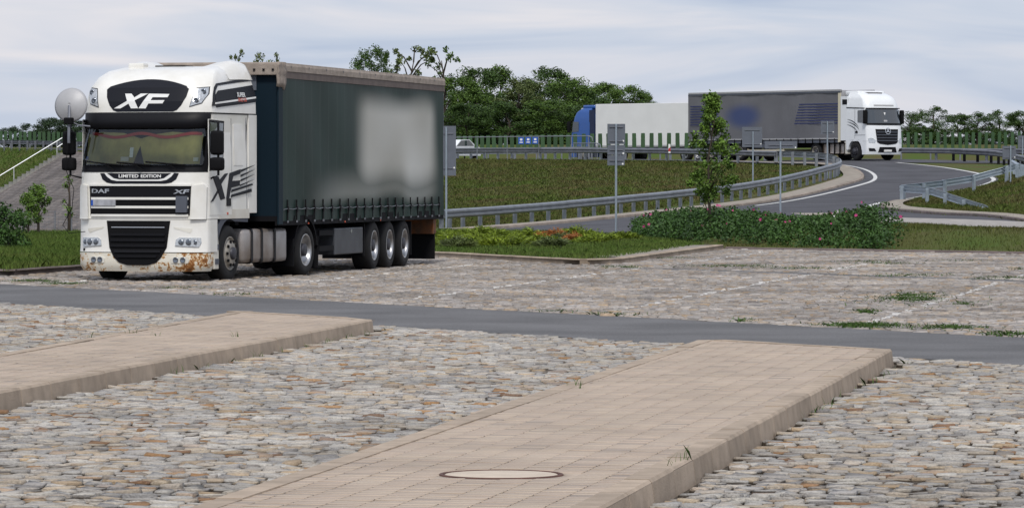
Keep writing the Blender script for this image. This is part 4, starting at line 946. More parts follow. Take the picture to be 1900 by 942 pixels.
for s in (-1, 1):
    sheet_on(act, 'headlight', [(s*.80,1.10),(s*.86,.93),(s*1.16,.95),(s*1.19,1.18),(s*1.05,1.24)], M['lamp'], fa(.015), fa(-.02)); sheet_on(act, 'fog_light', [(s*.78,.48),(s*1.15,.48),(s*1.17,.66),(s*.88,.64)], M['black'], fa(.015), fa(-.02))
    wl = lambda off: (lambda y, z: (s*(1.247+off), y, z))
    sheet_on(act, 'door_window', [(.50,2.05),(1.15,2.12),(1.15,2.78),(.58,2.80)], M['glass_far'], wl(.012), wl(-.02)); sheet_on(act, 'door_seam', rect(1.40,1.42,1.2,2.85), M['grey_plastic'], wl(.004))
    sheet_on(act, 'door_seam', rect(.45,1.42,1.38,1.40), M['grey_plastic'], wl(.004)); sheet_on(act, 'side_flute', [(.5,2.87),(2.2,2.93),(2.2,2.98),(.5,2.92)], M['black'], wl(.0))
    m1 = B().box(s*1.30-.1, s*1.30+.1, .28, .50, 2.02, 2.80, .05).obj('mirror', M['black_matt'], act, True)
    sheet_on(act, 'handle', rect(1.15,1.35,1.50,1.62), M['black'], wl(.02), wl(0))
    for i, (y_a, z_a, r_) in enumerate(((2.25,2.30,.95),(2.25,2.15,1.0),(2.25,2.0,.9))):          # sweeping graphic
        P = [(y_a-r_*1.35*math.sin(t), z_a-.75*(1-math.cos(t))*1.0) for t in np.linspace(.05, 1.25, 10)]
        Q = [(y, z-.055*math.sin(math.pi*k/9)) for k, (y, z) in enumerate(P)][::-1]; sheet_on(act, 'side_graphic', P+Q, M['decal'], wl(.008))
    b = B(); b.prism([(.72,.5)]+[(1.40-.62*math.cos(t), .52+.62*math.sin(t)) for t in np.linspace(.1, math.pi-.1, 12)]+[(2.08,.55),(2.2,.62),(2.2,1.10),(.72,1.10)], lambda y, z, t: (s*t, y, z), 1.05, 1.25); b.obj('wheel_arch', M['white_act'], act)
    wheel(act, s*1.23, 1.40, s, .5, .32, 'bulge', mrim=M['rim_dark']); wheel(act, s*1.24, 5.1, s, .5, .58, 'dish', mrim=M['rim'])
    tk = B().box(s*.65, s*1.2, 2.35, 4.35, .35, .95, .08).obj('fuel_tank', M['tank'], act, True)
    for y in (2.8,3.3,3.8): B().box(s*.64, s*1.21, y-.02, y+.02, .34, .96, .06).obj('strap', M['black'], tk)
    B().box(s*1.19, s*1.23, 2.12, 2.75, 1.1, 3.6).obj('side_extender', M['white_act'], act)
    B().box(s*1.0, s*1.22, 2.14, 2.34, .35, 1.05).obj('rear_mudguard', M['white_low'], act)
    B().box(s*.36, s*.44, .8, 6.0, .65, .95).obj('chassis_rail', M['chassis'], act)
B().box(-1.24,-1.15,2.15,2.6,3.12,3.42,.02).obj('air_intake', M['black'], act)
B().box(-.95,.95,1.5,2.7,3.60,3.90,.08).obj('roof_spoiler', M['white_act'], act, True); B().box(-.5,.5,1.15,1.5,3.72,3.80,.02).obj('roof_hatch', M['black'], act)
def stripes_mat():
    m = mat('grey_tarp', (.155,.155,.17), .6, var=.25, vscale=.5); t = m.node_tree; b = t.nodes['Principled BSDF']; lk = t.links.new
    tcn = t.nodes.new('ShaderNodeTexCoord'); mp = t.nodes.new('ShaderNodeMapping'); lk(tcn.outputs['Object'], mp.inputs[0]); mp.inputs['Location'].default_value = (0,-8.6*.4,-2.55*.9); mp.inputs['Scale'].default_value = (0,.4,.9)
    n = t.nodes.new('ShaderNodeTexNoise'); n.inputs['Scale'].default_value = .8; lk(tcn.outputs['Object'], n.inputs['Vector'])
    g = t.nodes.new('ShaderNodeVectorMath'); g.operation = 'LENGTH'; lk(mp.outputs[0], g.inputs[0])
    r = t.nodes.new('ShaderNodeMapRange'); r.interpolation_type = 'SMOOTHSTEP'; lk(g.outputs['Value'], r.inputs[0]); r.inputs[1].default_value = .25; r.inputs[2].default_value = .85; r.inputs[3].default_value = .85; r.inputs[4].default_value = 0
    mx = t.nodes.new('ShaderNodeMixRGB'); lk(r.outputs[0], mx.inputs[0]); lk(b.inputs['Base Color'].links[0].from_socket, mx.inputs[1]); mx.inputs[2].default_value = (.03,.055,.17,1); lk(mx.outputs[0], b.inputs['Base Color'])
    return m
M['grey_tarp'] = stripes_mat(); M['navy'] = mat('navy', (.02,.03,.12), .6)
for s in (1, -1):
    b = B()
    for i in range(69):
        y = .2+13.3*i/68
        for j in range(6): z = 1.25+2.55*j/5; b.v.append((s*(1.275+.02*math.sin(y*1.7+z)+.006*math.sin(y*9)), y, z))
    for i in range(68):
        for j in range(5): a = i*6+j; b.f.append((a, a+6, a+7, a+1))
    b.obj('curtain', M['grey_tarp'], atl, True)
    for k in range(8):
        z = 2.10+k*.155; e = .06*k
        for y_a, y_b in ((.25, 4.0-e), (10.7+e*.5, 13.4)): B().box(s*1.299, s*1.304, y_a, y_b, z-.028, z+.028).obj('blue_stripe', M['navy'], atl)
    B().box(s*1.26, s*1.30, 0, .22, 1.0, 3.9).obj('front_post', M['cream'], atl); B().box(s*1.26, s*1.30, 13.42, 13.6, 1.0, 3.9).obj('rear_post', M['grey_tarp'], atl)
    B().box(s*1.2, s*1.31, 0, 13.6, 3.80, 3.90).obj('roof_edge', M['grey_plastic'], atl); B().box(s*1.2, s*1.29, 0, 13.6, 3.91, 4.0).obj('roof_edge', M['dish'], atl)
    B().box(s*1.25, s*1.29, 0, 13.6, 1.18, 1.25).obj('side_rail', M['dish'], atl); B().box(s*1.22, s*1.27, .2, 13.5, .98, 1.17).obj('drop_side', M['grey_plastic'], atl)
    for i in range(21): B().box(s*1.27, s*1.305, .5+i*.63, .56+i*.63, .98, 1.22).obj('strap', M['black_matt'], atl)
    B().box(s*.9, s*1.26, 4.6, 7.6, .72, .96).obj('pallet_box', M['grey_plastic'], atl)
    sg = B().box(s*1.2, s*1.25, 5.0, 8.2, .36, .64, .02).obj('side_guard', M['cream'], atl); B().box(s*1.25, s*1.256, 6.3, 6.9, .47, .54).obj('print', mat('teal_print', (.02,.14,.14), .6), sg)
    B().box(s*.4, s*.5, .3, 13.5, .75, 1.0).obj('chassis_beam', M['chassis'], atl)
    for y in (8.9,10.2,11.5): wheel(atl, s*1.25, y, s, .5, .38, 'dish', mrim=M['rim'])
B().box(-1.27,1.27,.05,13.55,1.1,1.2).obj('deck', M['chassis'], atl); B().box(-1.27,1.27,0,13.6,3.9,3.95).obj('roof', M['dish'], atl); B().box(-1.25,1.25,.0,.06,1.2,3.9).obj('headboard', M['dish'], atl)
B().box(-1.26,1.26,13.55,13.62,1.0,3.9).obj('rear_doors', M['dish'], atl)
# ================================================================== LORRY ON THE MOTORWAY, going away to the left
ALB = R(-138); ZB = 2.9; nb = Vector((gx(1105,300), 300)); dirB = Vector((.67,-.743)); sideB = Vector((.743,.67))
cB = nb+sideB*1.275
btl = empty('semi_trailer', (cB.x, cB.y, ZB), math.atan2(-dirB.x, dirB.y), label='plain white box semi-trailer behind the green slats on the motorway', cat='trailer')
cb0 = cB-dirB*2.9
blt = empty('truck_tractor', (cb0.x, cb0.y, ZB), math.atan2(-dirB.x, dirB.y), label='blue lorry tractor pulling the white box trailer on the motorway', cat='truck')
simple_cab(blt, M['blue_cab'], [1.05,1.3,1.6,2.0,2.3,2.6,2.9,3.1,3.25,3.4,3.5,3.6,3.68,3.75,3.82], 2.25); simple_cab(blt, M['blue_cab'], [.30,.36,.5,.7,.9,1.04], .75, 'bumper')
sheet_on(blt, 'windscreen', rect(-1.18,1.18,2.03,2.86), M['glass_far'], fa(.015), fa(-.02))
for s in (-1, 1):
    wl2 = lambda y, z, s=s: (s*1.26, y, z)
    sheet_on(blt, 'door_window', [(.45,2.05),(1.15,2.12),(1.15,2.78),(.58,2.80)], M['glass_far'], wl2); B().box(s*1.32-.1, s*1.32+.1, .10, .32, 2.02, 2.80, .05).obj('mirror', M['black_matt'], blt, True)
    wheel(blt, s*1.23, 1.40, s, .5, .32, 'bulge'); wheel(blt, s*1.24, 5.1, s, .5, .58, 'dish'); B().box(s*.36, s*.44, .8, 6.0, .65, .95).obj('chassis_rail', M['chassis'], blt)
    B().box(s*1.19, s*1.23, 2.2, 2.75, 1.1, 3.6).obj('side_extender', mat('navy_panel', (.01,.02,.06), .5), blt)
    for y in (8.9,10.2,11.5): wheel(btl, s*1.25, y, s, .5, .38, 'dish')
    B().box(s*1.1, s*1.29, 0, 13.6, 1.0, 1.12).obj('side_rail', M['dish'], btl)
B().box(-1.0,1.0,1.3,2.5,3.7,3.95,.08).obj('roof_spoiler', M['blue_cab'], blt, True)
for x in (-.7,.7): B().box(x-.08, x+.08, .9, 1.1, 3.62, 3.76, .03).obj('roof_lamp', M['lamp'], blt)
B().box(-1.28,1.28,0,13.6,1.1,4.0,.03).obj('box_body', M['white_box'], btl); B().box(-.5,.5,.3,13.4,.75,1.0).obj('chassis_beam', M['chassis'], btl)
for i in range(1,13): B().box(-1.283,-1.281,i*1.05-.006,i*1.05+.006,1.15,3.95).obj('panel_seam', M['dish'], btl)
# a car just showing past the sign behind the green trailer
cc = Vector((gx(843,292), 292))
car = empty('parked_car', (cc.x, cc.y, Tz(cc.x, cc.y)+.02), R(60), label='white car partly hidden behind the guardrail beside the grey sign', cat='car')
prof = [(-2.1,.35),(-2.1,.75),(-1.9,.92),(-1.2,.98),(-.55,1.42),(.6,1.45),(1.4,1.05),(2.0,.92),(2.15,.6),(2.1,.35)]
b = B(); b.prism(prof, lambda u, z, t: (u, t, z), -.85, .85); b.obj('body', M['white_act'], car)
b = B(); b.prism([(-1.08,1.0),(-.52,1.37),(.56,1.40),(1.2,1.03)], lambda u, z, t: (u, t, z), -.86, .86); b.obj('windows', M['glass_far'], car)
for x in (-1.35,1.3):
    for s in (-1, 1):
        o = B().lathe([(-.1,.32),(.1,.32),(.1,.2),(.08,.001)], 20, 'y', (0,0,0)).obj('wheel', M['tyre'], car, True); o.location = (x, s*.76, .32)
# ================================================================== GUARDRAILS
Wp = [(0,.75),(.035,.725),(.08,.70),(.08,.645),(.025,.612),(.025,.585),(.08,.55),(.08,.495),(.035,.465),(0,.44)]
def guardrail(P, label, m, face=1, post=2.0, posts_front=False, name='guardrail', seg=2, zf=None, mpost=None, hs=1.0):
    Q = resample(P, post); p0 = Q[0]; zt = (lambda x, y: Tz(x, y)) if zf is None else zf
    g = empty(name, (p0[0], p0[1], zt(*p0[:2])), label=label, cat='guardrail'); org = Vector(g.location)
    # beams, one per two posts
    Z = [zt(p[0], p[1]) for p in Q]
    for i in range(0, len(Q)-1, seg):
        idx = list(range(i, min(i+seg, len(Q)-1)+1)); b = B(); pts = []
        fine = []
        for a in idx[:-1]:
            for t in (0, .5): fine.append((Vector(Q[a][:2]).lerp(Vector(Q[a+1][:2]), t), Z[a]*(1-t)+Z[a+1]*t))
        fine.append((Vector(Q[idx[-1]][:2]), Z[idx[-1]]))
        for k, (p, z) in enumerate(fine):
            a = fine[max(k-1, 0)][0]; c = fine[min(k+1, len(fine)-1)][0]; t = (c-a).normalized(); n = Vector((-t.y, t.x))*face
            ext = .12*(-1 if k == 0 else 1 if k == len(fine)-1 else 0)
            for o_, h in Wp: b.v.append((p.x+n.x*(o_+.05)+t.x*ext-org.x, p.y+n.y*(o_+.05)+t.y*ext-org.y, z+h*hs-org.z+(.003 if (i//seg) % 2 else 0)))
        m_ = len(Wp)
        for k in range(len(fine)-1):
            for j in range(m_-1): b.f.append((k*m_+j, (k+1)*m_+j, (k+1)*m_+j+1, k*m_+j+1))
        o = b.obj('beam', m, g); md = o.modifiers.new('s','SOLIDIFY'); md.thickness = .012
    for i, p in enumerate(Q):
        a = Vector(Q[max(i-1,0)][:2]); c = Vector(Q[min(i+1,len(Q)-1)][:2]); t = (c-a).normalized(); n = Vector((-t.y, t.x))*face; s = -1 if posts_front else 0
        q = Vector(p[:2])+n*(.0-.03); b = B(); b.box(-.05,.05,-.07,.07,-.4,.72*hs); o = b.obj('post', mpost or m, g); o.location = (q.x-org.x, q.y-org.y, Z[i]-org.z); o.rotation_euler = (0,0,math.atan2(t.y, t.x))
    return g
low = smooth_line([(-6,149.5)]+[(gx(px, D), D) for px, D in ((815,151),(859,155),(1100,170),(1288,186),(1400,198),(1480,208),(1530,216),(1556,223),(1550,228),(1520,232),(1440,239))], 5)
guardrail(low, 'grey steel guardrail curving up along the near side of the ramp', M['galv'], -1)
up_ = smooth_line([(gx(px, D), D) for px, D in ((1440,239),(1300,246),(1060,260),(830,276),(600,295))], 5)
guardrail(up_, 'grey guardrail along the top of the central grass embankment', M['galv_dark'], 1, posts_front=True, mpost=M['galv'])
guardrail([(gx(px, D), D) for px, D in ((1420,262),(1060,274),(820,289),(640,300))], 'second grey guardrail on the motorway behind the embankment rail', M['galv'], -1, post=4.0)
guardrail([(-43,358),(-36.9,345),(-31,332.5)], 'grey guardrail above the grass slope and stairs on the left', M['galv_dark'], 1)
RR = smooth_line([(gx(px, D), D) for px, D in ((1676,187.5),(1732,190),(1785,192),(1830,191.5),(1863,192),(1890,195),(1902,202),(1895,212),(1880,222))], 5)
guardrail(RR, 'bluish new guardrail looping round the grass on the right of the ramp', M['galv_blue'], 1)
guardrail([(gx(1674,187.2),187.2),(gx(1720,182),182),(gx(1775,173),173),(gx(1835,164),164)], 'bluish guardrail end running down into the grass beside the kerb', M['galv_blue'], 1, post=5.5, seg=1, zf=lambda x, y: Tz(x, y)-.62*float(sm(185,166,y) if False else np.clip((184-y)/18,0,1)))
guardrail(smooth_line([(gx(px, D), D) for px, D in ((1768,246),(1800,243),(1840,240),(1872,234),(1905,226))], 4), 'weathered grey guardrail seen from behind at the far right curve', M['galv_dark'], -1, mpost=M['chassis'])
guardrail([(gx(1640,262),262),(gx(1780,258),258),(gx(1960,252),252)], 'low grey guardrail between the ramp lorry and the right-hand trees', M['galv_dark'], -1, post=4.0)
# ================================================================== ANTI-GLARE SLATS, PARAPET RAILS, SMALL ROAD FURNITURE
def slat_screen(P, step, label, h=1.05, w=.26, z0=.72):
    Q = resample(P, step); g = empty('anti_glare_screen', (*Q[0][:2], Tz(*Q[0][:2])), label=label, cat='anti-glare screen'); org = Vector(g.location)
    V = [(x, y, z) for z, q in ((0,1),(h*.5,1.02),(h-.03,.96),(h,.8)) for x, y in ((-w/2*q,-.03),(w/2*q,-.03),(w/2*q,.03),(-w/2*q,.03))]
    F = [(0,3,2,1),(12,13,14,15)]+[(a*4+i, a*4+(i+1)%4, (a+1)*4+(i+1)%4, (a+1)*4+i) for a in range(3) for i in range(4)]
    me = npmesh('slat', V, F, M['slat_green'])
    for p in Q:
        o = bpy.data.objects.new('slat', me); link(o, g); o.location = (p[0]-org.x, p[1]-org.y, Tz(p[0], p[1])-org.z+z0); o.rotation_euler = (0, random.gauss(0,.02), R(8)+random.gauss(0,.05))
    b = B(); 
    for a, c in zip(Q[:-1], Q[1:]): b.tube([(a[0]-org.x, a[1]-org.y, Tz(*a[:2])-org.z+z0-.02), (c[0]-org.x, c[1]-org.y, Tz(*c[:2])-org.z+z0-.02)], .03, 4)
    b.obj('carrier_rail', M['galv_dark'], g)
    for p in Q[::4]: o = B().box(-.05,.05,-.05,.05,-.2,z0).obj('post', M['galv_dark'], g); o.location = (p[0]-org.x, p[1]-org.y, Tz(*p[:2])-org.z)
slat_screen([(gx(px, D), D) for px, D in ((1290,272),(1060,281),(824,296))], .82, 'row of green anti-glare slats in front of the white box trailer', 1.02)
slat_screen([(gx(px, D), D) for px, D in ((1672,276),(1780,272),(1910,266))], .66, 'row of green anti-glare slats below the right-hand trees', 1.1, .2)
slat_screen([(gx(px, D), D) for px, D in ((-15,372),(60,362),(150,350))], 1.3, 'row of green anti-glare slats above the left grass slope', .9, z0=.5)
def pipe_rail(P, label, h=1.1, post=2.4, r=.035, bars=False, m='galv'):
    Q = resample(P, post); org = Vector((Q[0][0], Q[0][1], Tz(*Q[0][:2]))); g = empty('railing', org, label=label, cat='railing')
    L3 = [Vector((p[0], p[1], Tz(p[0], p[1])+h))-org for p in Q]; e = (L3[-1]-L3[-2]).normalized()
    B().tube(L3+[L3[-1]+e*.25+Vector((0,0,-.08)), L3[-1]+e*.3+Vector((0,0,-.3)), L3[-1]+e*.1+Vector((0,0,-.4))], r, 6).obj('top_rail', M[m], g)
    B().tube([p+Vector((0,0,-h*.48)) for p in L3], r*.8, 6).obj('mid_rail', M[m], g)
    for p in L3: B().tube([p, p+Vector((0,0,-h-.2))], r*.9, 6).obj('post', M[m], g)
    if bars:
        for a, c in zip(L3[:-1], L3[1:]):
            for k in range(1,5): q = a.lerp(c, k/5); B().tube([q, q+Vector((0,0,-h*.9))], .015, 4).obj('baluster', M[m], g)
pipe_rail([(gx(830,268),268),(gx(960,264.5),264.5),(gx(1092,261.5),261.5)], 'long pale pipe railing on the motorway edge left of the blue lorry', 1.45)
pipe_rail([(gx(1064,266),266),(gx(1108,264.5),264.5)], 'short barred pedestrian railing in front of the blue lorry', 1.0, .7, bars=True)
for i, px in enumerate((967,980,993)):
    D = 263; o = empty('bridge_sign', (gx(px, D), D, Tz(gx(px, D), D)+1.0), label='%s small blue sign hung on the pale pipe railing' % ('left', 'middle', 'right')[i], cat='sign', group='blue signs on the pipe railing')
    B().box(-.17,.17,-.06,-.03,.0,.42,.008).obj('panel', M['blue_sign'], o); B().box(-.1,.1,-.066,-.062,.08,.14).obj('marking', M['decal_white'], o); B().box(-.07,.07,-.066,-.062,.22,.34).obj('marking', M['decal_white'], o)
dp = empty('delineator_post', (gx(1242,247), 247, gz(281,247)), label='white and red marker post on the embankment guardrail by the white trailer', cat='marker post')
B().box(-.06,.06,-.02,.02,-.1,.42,.01).obj('body', M['decal_white'], dp); b = B(); b.prism([(-.06,.0),(.06,.0),(.06,.26),(-.06,.14)], lambda u, z, t: (u, t, z), -.024, -.021); b.obj('red_band', M['red'], dp)
def sign(px, D, base_py, plates, label, pole_top, lean=0, r=.035, brackets=True):
    X = gx(px, D); zb = gz(base_py, D) if base_py else Tz(X, D); k = FP/D
    g = empty('traffic_sign', (X, D, zb), label=label, cat='sign')
    B().tube([(0,0,-.3),(lean*.5,0,(gz(pole_top,D)-zb)*.5),(lean,0,gz(pole_top,D)-zb)], r, 8).obj('pole', M['galv_blue'], g)
    for x0, x1, ya, yb in plates:
        p = B().box((x0-px)/k, (x1-px)/k, .05, .075, gz(yb, D)-zb, gz(ya, D)-zb, .004).obj('plate', M['sign_back'], g)
        w, h = (x1-x0)/k, (yb-ya)/k
        if brackets:
            for t in ((.15,.85) if h > .5 else (.5,)): B().box((x0-px)/k+w*.12, (x1-px)/k-w*.12, .02, .05, gz(ya,D)-zb-h*t-.015, gz(ya,D)-zb-h*t+.015).obj('bracket', M['galv_dark'], p)
            B().lathe([(0,.03),(-.004,.03),(-.005,.001)], 10, 'y', ((x1-px)/k-.06, .048, gz(yb,D)-zb+h*.16)).obj('maker_sticker', M['decal_white'], p)
    return g
sign(1143, 136, None, [(1127,1160,230,267.5),(1127,1160,269,287.5),(1127,1159,288.5,307)], 'tall grey sign pole with three stacked plates seen from behind', 230)
sign(828, 150, None, [(806,846,234,326)], 'tall grey sign back half hidden behind the green trailer', 236)
sign(1397, 205, 345, [(1377,1414,236,273)], 'square grey sign back on a pole on the grass slope', 244)
sign(1448, 163, 392, [(1419,1479,262,276)], 'wide low grey sign back on a pole behind the rose hedge', 262)
sign(1535, 219, 330, [(1523,1548,224.5,249)], 'small grey sign back in front of the ramp lorry cab', 225)
sign(1875, 188, 360, [(1860,1885,271,296)], 'grey sign back inside the right-hand guardrail loop', 270)
sign(1897, 236, None, [(1889,1912,252,276)], 'grey sign back at the right edge of the view', 254)
# ================================================================== STAIRS AND PAVED SLOPE ON THE LEFT
dn = Vector((-.906,-.423)); al = Vector((.42,-.9075))               # downhill / along the road towards the viewer
top0 = Vector((gx(116,341.5), 341.5)); 
def on_slope(a, d): p = top0+al*a+dn*d; return p
# paved face, blocks laid in courses
M['slope_block'] = ramp_mat('slope_block', [(0,(.17,.15,.14)),(.4,(.21,.185,.17)),(.7,(.14,.125,.12)),(1,(.19,.17,.16))], grime=.35, gscale=.5)
pv = bpy.data.objects.new('paved_slope', None); b = patch([(0.6,-.3),(40,-.3),(40,11.5),(.6,11.5)], 1.0, lambda a, d: (on_slope(a,d).x, on_slope(a,d).y, 0)); V = np.array(b.v); V[:,2] = T(V[:,0], V[:,1])+.05
pv = bpy.data.objects.new('paved_slope', npmesh('paved_slope', V, b.f, M['kerb_dark'])); link(pv); tag(pv, kind='structure')
VV = []; FF = []; o_ = 0
for j in range(34):
    for i in range(100):
        a = .75+i*.36+(j % 2)*.18; d = j*.335
        if a > 36: continue
        c = [on_slope(a+da, d+dd) for da, dd in ((.012,.012),(.348,.012),(.348,.323),(.012,.323))]; zz = [0]*4
        VV += [(p.x, p.y) for p in c]
VV = np.array(VV); zz = T(VV[:,0], VV[:,1])+.05; n4 = len(VV)//4
lo = np.concatenate([VV, zz[:,None]], 1).reshape(n4,4,3); cen = lo.mean(1, keepdims=True); hi_ = cen+(lo-cen)*.93+np.array([0,0,.03])+rng.normal(0,.006,(n4,1,1))
P8 = np.concatenate([lo, hi_], 1).reshape(-1,3); f8 = np.array([(4,5,6,7),(0,1,5,4),(1,2,6,5),(2,3,7,6),(3,0,4,7)])
vis = (cen[:,0,0]/cen[:,0,1]*FP+950 > -30) & (cen[:,0,0]/cen[:,0,1]*FP+950 < 260); big = np.where(vis)[0]; big = big[np.argsort(cen[big,0,1])]
o = bpy.data.objects.new('paving_blocks', npmesh('paving_blocks', P8, (f8[None]+(np.arange(n4)*8)[:,None,None]).reshape(-1,4), M['slope_block'])); link(o, pv); tag(o, kind='stuff')
st = empty('outdoor_stairs', (top0.x, top0.y, Tz(*top0)), label='concrete steps climbing the grass slope on the left', cat='stairs'); org = Vector(st.location)
ns = 26
for i in range(ns):
    d = .1+i*.36; p = on_slope(0, d); z = Tz(p.x, p.y)
    o = B().box(-.55,.55,-.24,.24,-.5,.16,.008).obj('step', M['step'], st); o.location = (p.x-org.x, p.y-org.y, z-org.z); o.rotation_euler = (0,0,math.atan2(al.y, al.x))
hr = empty('railing', st.location, label='white pipe handrail beside the concrete steps', cat='railing')
pts = []
for i in range(0, 12):
    d = .2+i*.9; p = on_slope(-.75, d); pts.append(Vector((p.x, p.y, Tz(p.x, p.y)+1.15))-org)
q = pts[0]; up0 = q-(pts[1]-q).normalized()*.5
M['rail_white'] = mat('rail_white', (.62,.64,.66), .45, .3)
B().tube([q+Vector((0,0,-.5)), up0+Vector((.12,0,-.40)), up0+Vector((.16,0,-.08)), up0, q]+pts[1:], .04, 6).obj('top_rail', M['rail_white'], hr)
for k in (0,4,8): B().tube([pts[k], pts[k]+Vector((0,0,-1.3))], .035, 6).obj('post', M['rail_white'], hr)
# wire fence at the back of the left verge
fe = empty('wire_fence', (-16, 137, Tz(-16,137)), label='thin wire mesh fence behind the left grass verge', cat='fence'); fo = Vector(fe.location)
fpts = [(-17.2+i*.52, 137.0) for i in range(12)]
for x, y in fpts: B().tube([(x-fo.x, 0, -.3), (x-fo.x, 0, Tz(x,y)+.95-fo.z)], .022, 5).obj('post', M['galv_dark'], fe)
b = B()
for k in range(6): b.tube([(fpts[0][0]-fo.x,0,.1+k*.165), (fpts[-1][0]-fo.x,0,.1+k*.165)], .005, 4)
for k in range(38): x = fpts[0][0]-fo.x+k*.15; b.tube([(x,0,.05),(x,0,.94)], .004, 4)
b.obj('mesh', M['galv_dark'], fe, kind='stuff')
# ================================================================== PLANTS
def leaves(cent, rad, n, size, seed, flat=.0):
    """n small leaf faces scattered round cluster centres"""
    r_ = np.random.default_rng(seed); k = r_.integers(0, len(cent), n); d = r_.normal(0, 1, (n,3)); d /= np.linalg.norm(d, axis=1)[:,None]
    p = cent[k]+d*(r_.random((n,1))**.55)*rad[k][:,None]; s = size*r_.uniform(.6, 1.3, (n,1))
    a = r_.normal(0,1,(n,3)); a /= np.linalg.norm(a,axis=1)[:,None]; b = np.cross(a, r_.normal(0,1,(n,3))); b /= np.linalg.norm(b,axis=1)[:,None]
    a[:,2] *= 1-flat; b[:,2] *= 1-flat
    V = np.stack([p-a*s*.5, p+b*s*.32, p+a*s*.5, p-b*s*.32], 1).reshape(-1,3); F = np.arange(4*n).reshape(-1,4)
    return V, F
def tree_mesh(h, rx, n_cl, n_leaf, leaf_s, seed, base=.15, cl=.30, shape='oval', thin=1):
    """returns (trunk builder, crown V, F): height h, crown half width rx, crown starts at base*h"""
    r_ = np.random.default_rng(seed); C = []; Rr = []; zb = h*base
    while len(C) < n_cl:
        t = r_.random(); z = zb+(h-zb)*t
        if shape == 'oval': w = rx*math.sqrt(max(0, 1-((t-.42)/.60)**2))
        elif shape == 'linden': w = rx*float(np.interp(t, [0,.12,.35,.55,.72,.85,1], [.45,.8,1,.72,.36,.24,.08]))
        elif shape == 'cone': w = rx*(1-.72*max(0, t-.25)/.75)*(min(1, .55+t*2))
        else: w = rx*(.75+.25*t)*math.sqrt(max(0, 1-max(0, (t-.6)/.42)**2))
        q = r_.random()**.5*w; an = r_.random()*6.283; C.append((q*math.cos(an), q*math.sin(an), z)); Rr.append(rx*cl*r_.uniform(.6, 1.25))
    C = np.array(C); Rr = np.array(Rr); V, F = leaves(C, Rr, n_leaf, leaf_s, seed+1)
    b = B(); tr_ = (h*.014+.02)*thin; bend = r_.normal(0, .02*h, (4,2))
    spine = [Vector((bend[i,0]*(i > 0), bend[i,1]*(i > 0), h*.85*i/3-.3*(i == 0))) for i in range(4)]
    b.tube(spine, [tr_*1.4, tr_, tr_*.7, tr_*.25], 6)
    for i in r_.permutation(len(C))[:int(min(len(C), 16))]:
        c = Vector(C[i]); z0 = max(zb*.6, c.z-.45*abs(math.hypot(c.x, c.y))-.12*h); t = min(1, z0/(h*.85)); j = min(2, int(t*3)); s0 = spine[j].lerp(spine[j+1], t*3-j)
        b.tube([s0, s0.lerp(c, .5)+Vector((0,0,.04*h)), c], [tr_*.5, tr_*.33, tr_*.12], 4, False)
    return b, V, F
KIND = {}
def tree(X, Y, z, h, rx, label, kind, m, group=None, name='tree', rot=None, cat='tree', **k):
    key = (kind, m)
    if key not in KIND:
        b, V, F = tree_mesh(**kind_def[kind]); KIND[key] = (npmesh('trunk', b.v, b.f, M['trunk'], True), npmesh('crown', V, F, M[m]), kind_def[kind])
    mt, mc, kd = KIND[key]; g = empty(name, (X, Y, z), random.random()*6.28 if rot is None else rot, label=label, cat=cat)
    if group: g['group'] = group
    sx_, sz_ = rx/kd['rx'], h/kd['h']
    for nm, me in (('trunk', mt), ('crown', mc)): o = bpy.data.objects.new(nm, me); link(o, g); o.scale = (sx_, sx_, sz_)
    return g
kind_def = {}
for i in range(4): kind_def['dense%d' % i] = dict(h=8, rx=3, n_cl=70, n_leaf=20000, leaf_s=.175, seed=100+i*7, base=.02, cl=.25, shape='round' if i % 2 else 'oval')
for i in range(3): kind_def['open%d' % i] = dict(h=8, rx=2.6, n_cl=60, n_leaf=11000, leaf_s=.16, seed=200+i*5, base=.16, cl=.22, shape='round')
for i in range(3): kind_def['sparse%d' % i] = dict(h=10, rx=2.4, n_cl=26, n_leaf=1250, leaf_s=.26, seed=300+i*3, base=.35, cl=.17, shape='round')
kind_def['linden'] = dict(h=4, rx=.8, n_cl=80, n_leaf=6500, leaf_s=.085, seed=401, base=.28, cl=.22, shape='linden', thin=.45)
kind_def['young'] = dict(h=1.6, rx=.45, n_cl=30, n_leaf=2800, leaf_s=.07, seed=411, base=.30, cl=.34, shape='oval')
kind_def['sapling'] = dict(h=2.2, rx=.22, n_cl=16, n_leaf=320, leaf_s=.08, seed=421, base=.25, cl=.5, shape='cone')
kind_def['bush'] = dict(h=1.2, rx=1.0, n_cl=70, n_leaf=6000, leaf_s=.085, seed=431, base=.0, cl=.26, shape='oval')
topz = lambda py, D: gz(py, D)
wood = [(845,150,330,3.0,'dense0','leaf_mid'),(885,134,336,2.9,'dense1','leaf_dark'),(926,130,341,2.8,'dense2','leaf_mid'),(962,150,333,2.4,'open0','leaf_olive'),(990,158,338,2.6,'dense3','leaf_dark'),(1022,134,342,3.0,'dense0','leaf_dark'),(1058,152,334,2.7,'dense1','leaf_mid'),
        (1096,168,344,2.8,'dense2','leaf_dark'),(1130,160,350,2.8,'dense3','leaf_mid'),(1166,166,346,2.6,'dense1','leaf_mid'),(1203,182,352,1.5,'open1','leaf_olive'),(868,196,322,2.6,'dense3','leaf_dark'),(940,192,322,2.8,'dense2','leaf_dark'),(1008,190,324,2.8,'dense1','leaf_mid'),(1062,200,326,2.6,'dense0','leaf_dark')]
